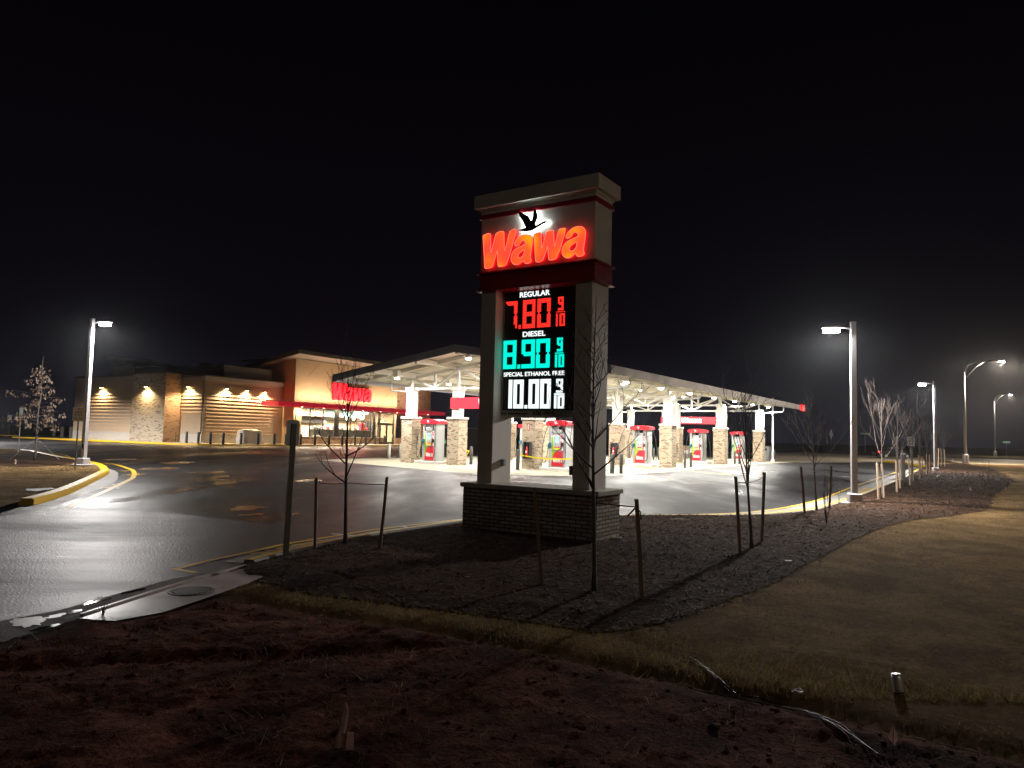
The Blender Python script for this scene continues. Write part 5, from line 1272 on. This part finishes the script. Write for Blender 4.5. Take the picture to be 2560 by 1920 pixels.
small_sign('white parking notice among the staked trees on the mulch bed',2279,1202,2280,1092,15,20,(('NO',.1,.3,.6),('PARKING',.38,.58,.75),('FIRE',.68,.88,.6)),-.2,M['signw'],nm='parking_sign')
small_sign('tiny sign turned edge on, left of the white parking notice',2244,1208,2245,1089,5,12,(),1.2,M['signw'])
small_sign('thin grey post with a narrow plate, right of the white parking notice',2301,1160,2301,1087,3,10,(),1.3,M['uch'])
small_sign('thin pale post with a narrow plate beside the smaller lamp post',2331,1158,2331,1087,4,12,(),1.3,M['signw'])
M['gsign']=plain('street name green',(.10,.22,.16),.5)
small_sign('green street name sign on a white post beyond the staked trees',2163,1131,2163,1082,22,4,(),.1,M['gsign'],plain('white post',(.62,.60,.58),.5),'street_name_sign')
small_sign('dark green street name sign on the far right under the street light',2517,1141,2517,1103,15,4,(),-.1,M['gsign'],M['uch'],'street_name_sign')
# white standpipe
p=at(2258,1201,.04); t=thing('standpipe','white round standpipe with a cap in the mulch among the staked trees','standpipe',p)
hh=zup(2261,1134,p)-.04
MB().lathe([(.10,0),(.10,hh-.1),(.115,hh-.1),(.115,hh),(.06,hh+.04)],16).build('pipe',plain('white pvc',(.68,.66,.68),.4),t,True); MB().lathe([(.05,hh+.03),(.05,hh+.10),(.02,hh+.12)],10).build('cap',plain('chrome cap',(.6,.6,.6),.2,.9),t)
# grey posts and shelter at the far left
M['post']=mat_concrete('concrete post',(.42,.38,.32),.8,.15)
for px,py,top,lab in ((134,1091,1064,'concrete post left of two others beyond the brown tree'),(154.5,1093,1066.5,'middle concrete post between the brown tree and the store'),(176,1094.5,1066.5,'concrete post nearest the store left corner')):
    p=at(px,py); h=zup(px,top,p); t=thing('concrete_post',lab,'bollard',p,.5,'concrete posts left of the store'); MB().bbox(-.2,-.2,0,.2,.2,h,.06).build('shaft',M['post'],t)
p=at(2,1086); t=thing('pay_kiosk','small pale flat roofed kiosk at the far left edge','kiosk',p,.2)
MB().bbox(-1.2,-.8,2.0,.65,.8,2.6,.04).build('roof',plain('kiosk pink',(.50,.36,.32),.6),t); MB().bbox(-1.0,-.6,0,.2,.6,2.0,.02).build('body',plain('kiosk grey',(.30,.29,.29),.5),t)
MB().box(.24,-.5,1.0,.6,-.46,1.7).build('panel',M['signw'],t)
p=at(14.5,1083); t=thing('concrete_post','tall concrete post beside the small kiosk at the far left','bollard',p,.2,'concrete posts left of the store'); MB().bbox(-.17,-.17,0,.17,.17,zup(16,1031,p),.04).build('shaft',M['post'],t)
struct(kerbbar(W2([(-200,1089),(0,1089.5),(42,1090)]),.3,0,.15).build('kerb',M['yellow']))
struct(ribbon(W2([(42,1091.5),(112,1091)]),2.5,.012).build('pavement',M['pad']))
struct(kerbbar(W2([(90,1096),(140,1098),(215,1099)]),.3,0,.15).build('kerb',M['yellow']))
# parked car far off on the road
p=at(2232,1146); t=thing('parked_car','dark car on the far road behind the staked trees, red tail lamp glowing','car',p,math.radians(6))
prof=[(-2.3,.35),(-2.35,.75),(-2.2,.95),(-1.5,1.02),(-.9,1.45),(.6,1.45),(1.25,1.0),(2.1,.88),(2.3,.7),(2.3,.35)]
b=MB(); 
for (x0,z0),(x1,z1) in zip(prof,prof[1:]): b.quad((x0,-.85 if z0<1.1 else -.65,z0),(x1,-.85 if z1<1.1 else -.65,z1),(x1,.85 if z1<1.1 else .65,z1),(x0,.85 if z0<1.1 else .65,z0))
b.poly([(x,-.85 if z<1.1 else -.65,z) for x,z in prof]); b.poly([(x,.85 if z<1.1 else .65,z) for x,z in prof][::-1]); b.build('body',plain('car paint dark',(.03,.03,.035),.25,.3),t,fix=False)
for x0,x1 in ((-1.35,-.2),(-.1,1.0)): MB().prism([(x0,-.80,1.03),(x1,-.80,1.03),(x1-.3,-.69,1.38),(x0+.2,-.69,1.38)],(0,-.01,0)).build('window',M['pdark'],t)
for x in (-1.45,1.45):
    for yy in (-.86,.66): wl=MB().lathe([(.33,0),(.33,.2)],16).xform(Matrix.Translation((x,yy,.33))@Matrix.Rotation(-math.pi/2,4,'X')).build('wheel',M['pdark'],t); MB().lathe([(.19,0),(.19,.21)],12).xform(Matrix.Translation((x,yy-.005,.33))@Matrix.Rotation(-math.pi/2,4,'X')).build('rim',M['alu'],wl)
MB().box(-2.37,-.84,.72,-2.25,-.5,.92).build('tail_lamp',glow('tail red',(1.5,.03,.05),1.5),t); MB().box(2.2,-.8,.62,2.32,-.5,.78).build('headlight',M['pwhite'],t)

# ------------------------------------------------------------------ trees and stakes
M['bark']=plain('young bark',(.085,.065,.055),.85,0,.3,25,.4); M['barkp']=plain('pale young bark',(.13,.105,.09),.85,0,.3,25,.3)
M['stake']=plain('weathered stake wood',(.17,.115,.08),.85,0,.25,12,.4); M['stakep']=plain('new stake wood',(.52,.38,.25),.8,0,.15,12,.3)
def sapling(label,bx,by,tx,ty,seed,mat,style='vase',r0=None,thin=.0022,lean=0.0,cat='young tree',group='bare young trees along the lot edge',spread=1.0,nb=11,name='bare_tree'):
    p=at(bx,by); p.z=H1(p.x,p.y)-.02 if inside(MULCH,np.array([p.x]),np.array([p.y]))[0] else 0.1
    h=zup(tx,ty,p)-p.z; rg=random.Random(seed); top=onplane(tx,ty,p,Vector((0,1,0)))-p
    t=thing(name,label,cat,p,0,group); r0=r0 or .012*h**.9+.006
    # trunk
    n=14; path=[]; 
    for i in range(n+1):
        f=i/n; path.append(Vector((top.x*f**1.3+.02*h*.3*math.sin(f*5+seed),.04*math.sin(f*4+seed*2),h*f)))
    rad=[r0*(1-.93*(i/n)**.9)+.0015 for i in range(n+1)]
    rad[0]*=1.35
    MB().tube(path,rad,7).build('trunk',mat,t,True)
    b=MB()
    def tw(p0,d,L,r,dep):
        k_=max(4,int(6*min(1.3,L/.5+.4))); P=[p0]; q=p0.copy(); d=d.normalized()
        for i in range(k_):
            d=(d+Vector((rg.gauss(0,.07),rg.gauss(0,.07),.10 if style!='wide' else .05))).normalized(); q=q+d*(L/k_); P.append(q.copy())
        b.tube(P,[max(thin,r*(1-.80*i/k_)) for i in range(k_+1)],4 if dep>0 else 5,caps=False)
        if dep<(2 if h>1.6 else 1):
            m_=rg.randint(2,4) if dep==0 else rg.randint(1,2)
            for _ in range(m_):
                i=rg.randint(int(k_*.3),k_-1); ax=(P[i+1]-P[i]).normalized(); a=Vector((rg.gauss(0,1),rg.gauss(0,1),rg.gauss(.15,.5))).normalized(); dd=(ax*.75+a*.6).normalized()
                tw(P[i],dd,L*rg.uniform(.35,.6),r*(1-.85*i/k_)*.65,dep+1)
    z0=.36 if style=='vase' else .34
    for i in range(nb):
        f=z0+(.93-z0)*(i+rg.uniform(-.3,.3))/nb; f=min(max(f,z0),.95); j=int(f*n); q=path[j].lerp(path[min(j+1,n)],f*n-j)
        a=i*2.4+rg.uniform(-.5,.5)+seed; el={'vase':rg.uniform(.7,1.25),'wide':rg.uniform(.55,1.0),'spike':rg.uniform(.6,1.0),'two':rg.uniform(.35,.7) if f<.5 else rg.uniform(.75,1.2)}[style]
        if style=='two' and .5<f<.64: continue
        if style=='two' and f>.64:
            f=.66+.16*rg.random(); j=int(f*n); q=path[j].lerp(path[min(j+1,n)],f*n-j)
        d=Vector((math.cos(a)*math.cos(el),math.sin(a)*math.cos(el),math.sin(el)))
        L=h*(1-f)*.95*spread*rg.uniform(.75,1.1) if style not in('wide','two') else h*(.36 if style=='wide' else .42)*(1.12-f)*spread*rg.uniform(.75,1.15)
        L=max(L,h*.09)
        if style=='two' and f>.6: L=h*rg.uniform(.22,.34)
        tw(q,d,L,rad[j]*.62,0)
    b.build('branches',mat,t,True,fix=False)
    return t
def stake(bx,by,tx,ty,label,mat,r,group):
    p=at(bx,by); p.z=(H1(p.x,p.y) if inside(MULCH,np.array([p.x]),np.array([p.y]))[0] else .02)-.05
    zt_=zup(tx,ty,p); q=onplane(tx,ty,p,Vector((0,1,0)))
    t=thing('tree_stake',label,'stake',p,0,group); e=Vector((q.x-p.x,.02,zt_-p.z))
    MB().tube([(0,0,0),e*.5+Vector((.004,0,0)),e],[r*1.41,r*1.38,r*1.35],4,square=True).build('post',mat,t)
    return p+e
def strap(a,b_,label,sagd=.02,r=.006,loop=None,tail=False):
    P=sag(a,b_,sagd,8); m_=MB().tube(P,r,5)
    if tail: m_.tube([b_,b_+Vector((-.06,-.01,-.06)),b_+Vector((-.10,-.01,-.10))],r*1.3,5).tube([b_,b_+Vector((.04,-.01,-.05)),b_+Vector((.05,-.01,-.13))],r,5)
    mark(m_.build('tie_strap',M['pdark']),label,'tie strap','straps tying trees to stakes')
GS='weathered stakes beside the young trees'; GP='new wood stakes along the far bed'
sapling('bare vase shaped tree between two stakes left of the price sign',863,1380,868,905,3,M['bark'],'two',.030,.0027,nb=17,spread=1.0)
a=stake(787,1382,790,1194,'weathered stake left of the bare tree before the store','M' and M['stake'],.020,GS); c=stake(948,1394,967,1193,'weathered stake right of the bare tree before the store',M['stake'],.020,GS)
tr=at(868,1210,0); P=at(863,1380); tz=P+Vector((.03,0,zup(866,1207,P)))
strap(a+Vector((0,0,-.07)),tz,'dark strap left of the bare tree before the store'); strap(tz,c+Vector((0,0,-.10)),'dark strap right of the bare tree before the store',.01)
sapling('tall thin bare tree standing in front of the price sign right pier',1480,1502,1490,740,8,M['bark'],'wide',.026,.0022,nb=26,spread=.95)
a=stake(1354,1482,1337,1219,'stake in front of the dark brick base of the price sign',M['stake'],.020,GS); c=stake(1604,1524,1592,1248,'black looking stake with strap ends right of the sign base',M['stake'],.020,GS)
P=at(1481,1502); tz=P+Vector((.01,0,zup(1482,1256,P)))
strap(a+Vector((0,0,-.10)),tz,'strap from the stake before the sign base to the tall thin tree',.01); strap(tz,c+Vector((0,0,-.08)),'strap with dangling ends on the stake right of the sign base',.005,.007,None,True)
sapling('bare tree between two dark stakes right of the price sign',1876,1388,1862,975,15,M['bark'],'vase',.026,.0028,nb=13,spread=1.0)
a=stake(1850,1402,1840,1191,'dark stake left of the bare tree right of the sign',M['stake'],.020,GS); c=stake(1903,1372,1912,1181,'dark stake right of the bare tree right of the sign',M['stake'],.020,GS)
P=at(1876,1388); tz=P+Vector((0,0,zup(1874,1205,P))); strap(a+Vector((0,0,-.09)),tz,'strap left of the bare tree right of the sign',.01,.008,None,False); strap(tz,c+Vector((0,0,-.06)),'strap right of the bare tree right of the sign')
sapling('leaning bare tree between reddish stakes near the tall pinkish lamp post',2045,1288,2010,975,23,M['barkp'],'spike',.024,.0042,nb=18,spread=.6)
a=stake(2012,1295,2003,1167,'reddish stake left of the leaning tree',M['stake'],.022,GS); c=stake(2073,1280,2079,1165,'reddish stake right of the leaning tree',M['stake'],.022,GS)
P=at(2045,1288); tz=P+Vector((-.06,0,zup(2040,1180,P))); strap(a+Vector((0,0,-.08)),tz,'strap left of the leaning tree'); strap(tz,c+Vector((0,0,-.08)),'strap right of the leaning tree')
rows=[((2204,1256),(2206,995),[((2196,1259),(2193,1157)),((2209,1254),(2205,1160))],'first'),((2245,1234),(2244,1020),[((2242,1238),(2240,1152)),((2250,1229),(2249,1154))],'second'),((2279,1216),(2284,1040),[((2275,1219),(2272,1146)),((2283,1209),(2282,1149))],'third'),
 ((2303,1199),(2296,1060),[((2300,1205),(2297,1139)),((2306,1198),(2305,1141))],'fourth'),((2320,1188),(2316,1055),[((2318,1192),(2317,1135)),((2325,1186),(2324,1137))],'fifth'),((2356,1171),(2359,1078),[((2345,1175),(2347,1121)),((2353,1169),(2353,1122)),((2362,1171),(2361,1124))],'sixth')]
for i,(bs,tp,sk,o_) in enumerate(rows):
    sapling('pale bare tree, %s of the row going away along the far kerb'%o_,*bs,*tp,31+i,M['barkp'],'vase',.022,.0028,nb=12,spread=1.1)
    for j,(q0,q1) in enumerate(sk): stake(*q0,*q1,'new wood stake %s the %s tree of the row along the far kerb'%(('left of','right of','outermost beside')[j],o_),M['stakep'],.022,GP)
# whips and shrubs
def whip(label,bx,by,tx,ty,seed,n=4,mat=None):
    p=at(bx,by); p.z=max(.02,H1(p.x,p.y)-.02); h=zup(tx,ty,p)-p.z; rg=random.Random(seed); t=thing('bare_shrub',label,'bare shrub',p,0,'leafless shrubs in the mulch bed')
    for k_ in range(n):
        a=k_*2*math.pi/n+rg.uniform(-.4,.4); s_=rg.uniform(.02,.10)*h; hk=h*rg.uniform(.6,1.0) if k_ else h
        P=[Vector((math.cos(a)*s_*math.sin(f*2.4)*.9,math.sin(a)*s_*math.sin(f*2.4),hk*f)) for f in np.linspace(0,1,8)]
        b=MB().tube(P,[.008*(1-.8*f) for f in np.linspace(0,1,8)],5,caps=False)
        for _ in range(3):
            i=rg.randint(3,6); d=Vector((rg.gauss(0,.4),rg.gauss(0,.4),1)).normalized()*h*rg.uniform(.1,.22); b.tube([P[i],P[i]+d*.5+Vector((.01,0,0)),P[i]+d],[.004,.003,.0015],4,caps=False)
        b.build('stem',mat or M['bark'],t,True,fix=False)
whip('leafless shrub with crossing stems just right of the leaning tree',2066,1322,2060,1148,5,5)
whip('thin leafless shrub in the middle of the right mulch bed',2375,1277,2378,1170,6,3)
whip('thin leafless shrub near the right edge of the mulch bed',2455,1223,2452,1150,7,4)
whip('small leafless shrub beside the right edge shrub',2471,1206,2470,1150,9,3)
whip('wispy leafless shrub near the tall pinkish lamp post base',2098,1262,2100,1190,10,2)
# tree with brown leaves on the left island
p=at(86,1150,.13); h=zup(101,890,p)-.13; t=thing('oak_tree','young oak still holding clumps of dry brown leaves on the left island','young tree',p)
rg=random.Random(12); n=12; path=[Vector((.045*i/n*h*.5+.03*math.sin(i),.02*math.sin(i*2),h*i/n)) for i in range(n+1)]
MB().tube(path,[.055*(1-.9*i/n)+.004 for i in range(n+1)],8).build('trunk',M['barkp'],t,True)
bb=MB(); LV=[]; 
def leafclump(c,s,m_):
    for _ in range(m_):
        q=c+Vector((rg.gauss(0,s),rg.gauss(0,s),rg.gauss(-.04,s*.9))); LV.append(q)
for i in range(34):
    f=.30+.62*(i/34); q=path[int(f*n)].lerp(path[min(int(f*n)+1,n)],f*n-int(f*n)); a=i*2.4; L=h*(.34*(1-f)+.02)*rg.uniform(.6,1.2)
    if i in (17,22): L*=2.1
    d=Vector((math.cos(a),math.sin(a),.28)); P=[q]; r_=q.copy()
    for k_ in range(7):
        d=(d+Vector((rg.gauss(0,.10),rg.gauss(0,.10),-.05))).normalized(); r_=r_+d*L/7; P.append(r_.copy())
        if k_>1 and rg.random()<.52: leafclump(r_+Vector((0,0,-.06)),.085,int(11*(1.15-f)+2))
    bb.tube(P,[.014*(1-.8*k_/7) for k_ in range(8)],4,caps=False)
bb.build('branches',M['barkp'],t,True,fix=False)
V=[];F=[]
for q in LV:
    a=rg.uniform(0,6.28); L=rg.uniform(.08,.16); w_=L*.36; u=Vector((math.cos(a)*.4,math.sin(a)*.4,-1)).normalized()*L; v=Vector((-math.sin(a),math.cos(a),rg.gauss(0,.3))).normalized()*w_
    b0=len(V); V+=[q,q+u*.45+v,q+u,q+u*.45-v]; F.append((b0,b0+1,b0+2,b0+3))
npmesh('leaves',[tuple(q) for q in V],F,mat_island('dry oak leaves',[(0,(.08,.05,.032)),(.5,(.19,.135,.095)),(1,(.30,.23,.17))]),t)
for (x,y),lab in (((-.95,-.2),'guy wire and peg left of the brown leaved oak'),((.95,.3),'guy wire right of the brown leaved oak')):
    mark(MB().tube([p+Vector((.03,0,1.0)),p+Vector((x,y,.02))],.005,4).build('guy_wire',M['signw']),lab,'guy wire')
pk=at(37,1160,.13); mark(MB().bbox(pk.x-.04,pk.y-.03,.12,pk.x+.04,pk.y+.03,.30,.01).build('ground_peg',M['stakep']),'short wooden peg in the mulch left of the brown leaved oak','peg')
sapling('tiny bare tree in the planting bed before the store wall',694,1110,693,1055,44,M['bark'],'vase',.02,nb=7,group=None)
# ------------------------------------------------------------------ small things on the ground
M['pink']=plain('pink flag vinyl',(.80,.46,.45),.6)
def flag(px,py,hpx,label,big=1.0):
    p=at(px,py); p.z=H1(p.x,p.y)-.01 if p.y<46 and p.x<30 else .01
    d=math.hypot(p.x,p.y)/FOC; h=hpx*d; o=thing('marker_flag',label,'marker flag',p,.3,'pink marker flags stuck in the ground')
    MB().tube([(0,0,0),(.01,0,h)],.002,4).build('wire',M['pdark'],o)
    s_=h*.75; MB().prism([(.01,0,h),(.01+s_*.35,.01,h-s_*.75),(.01,-.004,h-s_),(.01-s_*.32,.006,h-s_*.6)],(0,.002,0)).build('flag',M['pink'],o)
flag(2426,1238,13,'pink marker flag in the middle of the right mulch bed'); flag(2526,1213,8,'pink marker flag at the mulch tip by the right edge'); flag(2515,1230,8,'pink marker flag in the grass under the mulch tip'); flag(2446,1180,6,'pink marker flag near the back edge of the mulch bed'); flag(2381,1154,6,'pink marker flag far back by the smaller street lights')
flag(2232,1912,58,'pinkish marker flag in the dirt at the bottom right corner'); 
p=at(872,1915); p.z=H1(p.x,p.y)-.01; o=thing('survey_tag','small pinkish tag standing in the dirt beside the splintered stick','survey tag',p,.2); MB().prism([(-.02,0,0),(0,0,-.012),(.022,0,0),(.02,0,.10),(-.015,0,.105)],(0,.004,0)).build('tag',plain('faded pink tag',(.62,.36,.34),.6),o)
p=at(842,1905); p.z=H1(p.x,p.y)-.03; o=thing('wood_stick','splintered pale wooden stick poking out of the dirt','stick',p,0)
MB().tube([(0,0,0),(.01,.0,.07),(.026,.01,.14),(.03,.01,.19),(.038,.0,.235),(.034,0,.265)],[.022,.021,.019,.022,.014,.003],6).build('stick',plain('splintered wood',(.46,.31,.25),.8,0,.4,30,.5),o)
# stainless cylinder standing in the grass
p=at(2248,1760); p.z=H1(p.x,p.y)-.005; o=thing('steel_canister','shiny steel canister left in the grass at the lower right','canister',p,0); o.rotation_euler=(math.radians(-4),math.radians(-7),0)
hh=(zup(2240,1690,p)-p.z)*1.12
MB().lathe([(.030,0),(.030,.02),(.033,.024),(.034,.03),(.034,hh-.02),(.030,hh)],24).build('shell',plain('brushed steel',(.80,.80,.80),.38,.65,.05,30),o,True); MB().lathe([(.0335,.012),(.0345,.014),(.0345,.02),(.0335,.022)],24).build('ring',M['pdark'],o)
p=at(1994,1765); p.z=H1(p.x,p.y)+.02; o=thing('metal_ring','small bright metal ring lying in the grass left of the canister','ring',p); MB().tube([(.032*math.cos(a),.032*math.sin(a)*1.0,.004*math.sin(a*2)) for a in np.linspace(0,2*math.pi,20)],.006,6,caps=False).build('ring',MATS['chrome cap'],o,True)
M['cable']=plain('black cable jacket',(.015,.014,.015),.45,0,.1,10,0,.35)
def cable(px,label,r=.0038):
    P=[]
    for x,y in px:
        q=at(x,y); q.z=H1(q.x,q.y)+.012; P.append(q)
    Q=[]
    for i in range(len(P)-1):
        a=P[max(i-1,0)];b_=P[i];c=P[i+1];d=P[min(i+2,len(P)-1)]
        for k_ in range(5):
            q=k_/5; Q.append(.5*((2*b_)+(c-a)*q+(2*a-5*b_+4*c-d)*q*q+(3*b_-a-3*c+d)*q*q*q))
    Q=[Vector((q.x,q.y,max(q.z,H1(q.x,q.y)+.008))) for q in Q]
    mark(MB().tube(Q+[P[-1]],r,7).build('cable',M['cable'],smooth=True),label,'cable','black cables trailing along the trench')
cable([(1724,1667),(1760,1697),(1800,1729),(1845,1752),(1900,1763),(1960,1778),(2030,1810),(2100,1850),(2150,1885),(2200,1925)],'black cable with its end highest in the grass, upper of three')
cable([(1699,1684),(1745,1691),(1785,1722),(1835,1752),(1890,1768),(1945,1784),(2000,1803),(2060,1835),(2120,1870),(2180,1912)],'black cable with its end farthest left, middle of three')
cable([(1735,1739),(1780,1760),(1840,1774),(1900,1788),(1960,1797),(2010,1812),(2080,1850),(2130,1885)],'black cable below the trench, lowest of three',.004)
p0,p1=at(2283,1868),at(2490,1926); p0.z=H1(p0.x,p0.y)+.01; p1.z=H1(p1.x,p1.y)+.01
mark(MB().tube([p0,p1],.004,5).build('metal_rod',plain('rusty rod',(.20,.12,.10),.5,.4)),'thin pale rod lying in the dirt at the bottom right','rod')
p=at(1972,1422); p.z=H1(p.x,p.y)+.01; mark(MB().bbox(p.x-.06,p.y-.02,p.z,p.x+.05,p.y+.03,p.z+.025,.008).build('litter_scrap',plain('white litter',(.75,.74,.72),.6)),'bright white scrap of litter at the edge of the mulch bed','litter')
p=at(1702,1312); p.z=H1(p.x,p.y)+.01; mark(MB().bbox(p.x-.22,p.y-.03,p.z,p.x+.2,p.y+.03,p.z+.02,.006).build('wood_offcut',M['stakep']),'pale wooden offcut lying on the mulch right of the sign','wood offcut')
p=at(1530,1365); p.z=H1(p.x,p.y); mark(MB().bbox(p.x-.16,p.y-.03,p.z,p.x+.16,p.y+.05,p.z+.05,.015).build('stone_scrap',M['capst']),'pale broken stone at the foot of the sign base','stone')
p=at(2352,1199); p.z=H1(p.x,p.y); mark(MB().bbox(p.x-.2,p.y-.1,p.z,p.x+.2,p.y+.1,p.z+.14,.05).build('rock',M['capst']),'pale rock on the mulch near the smaller lamp post','rock')
# dry weed by the slab
p=at(256,1551); t=thing('dry_weed','small dry weed at the corner of the wet concrete slab','weed',(p.x,p.y,.05)); b=MB(); rg=random.Random(9)
for k_ in range(9):
    d=Vector((rg.gauss(0,.35),rg.gauss(0,.35),1)).normalized()*rg.uniform(.10,.22); b.tube([(0,0,-.02),d*.5+Vector((.01,0,0)),d],[.003,.002,.001],4,caps=False)
b.build('stems',M['bark'],t,fix=False)
# ------------------------------------------------------------------ damp night air: one closed box of even mist
hz=MB().box(-115,-60,-1.2,115,180,15).build('haze',bpy.data.materials.new('haze')); hm=hz.data.materials[0]; hm.use_nodes=True; n_=hm.node_tree; n_.nodes.clear()
ho=n_.nodes.new('ShaderNodeOutputMaterial'); hv=n_.nodes.new('ShaderNodeVolumePrincipled')
hv.inputs['Color'].default_value=(.90,.93,1,1); hv.inputs['Density'].default_value=.00022; hv.inputs['Anisotropy'].default_value=.86
n_.links.new(hv.outputs[0],ho.inputs['Volume']); mark(hz,kind='stuff')
sc.cycles.volume_bounces=0
print('objects',len(bpy.data.objects))
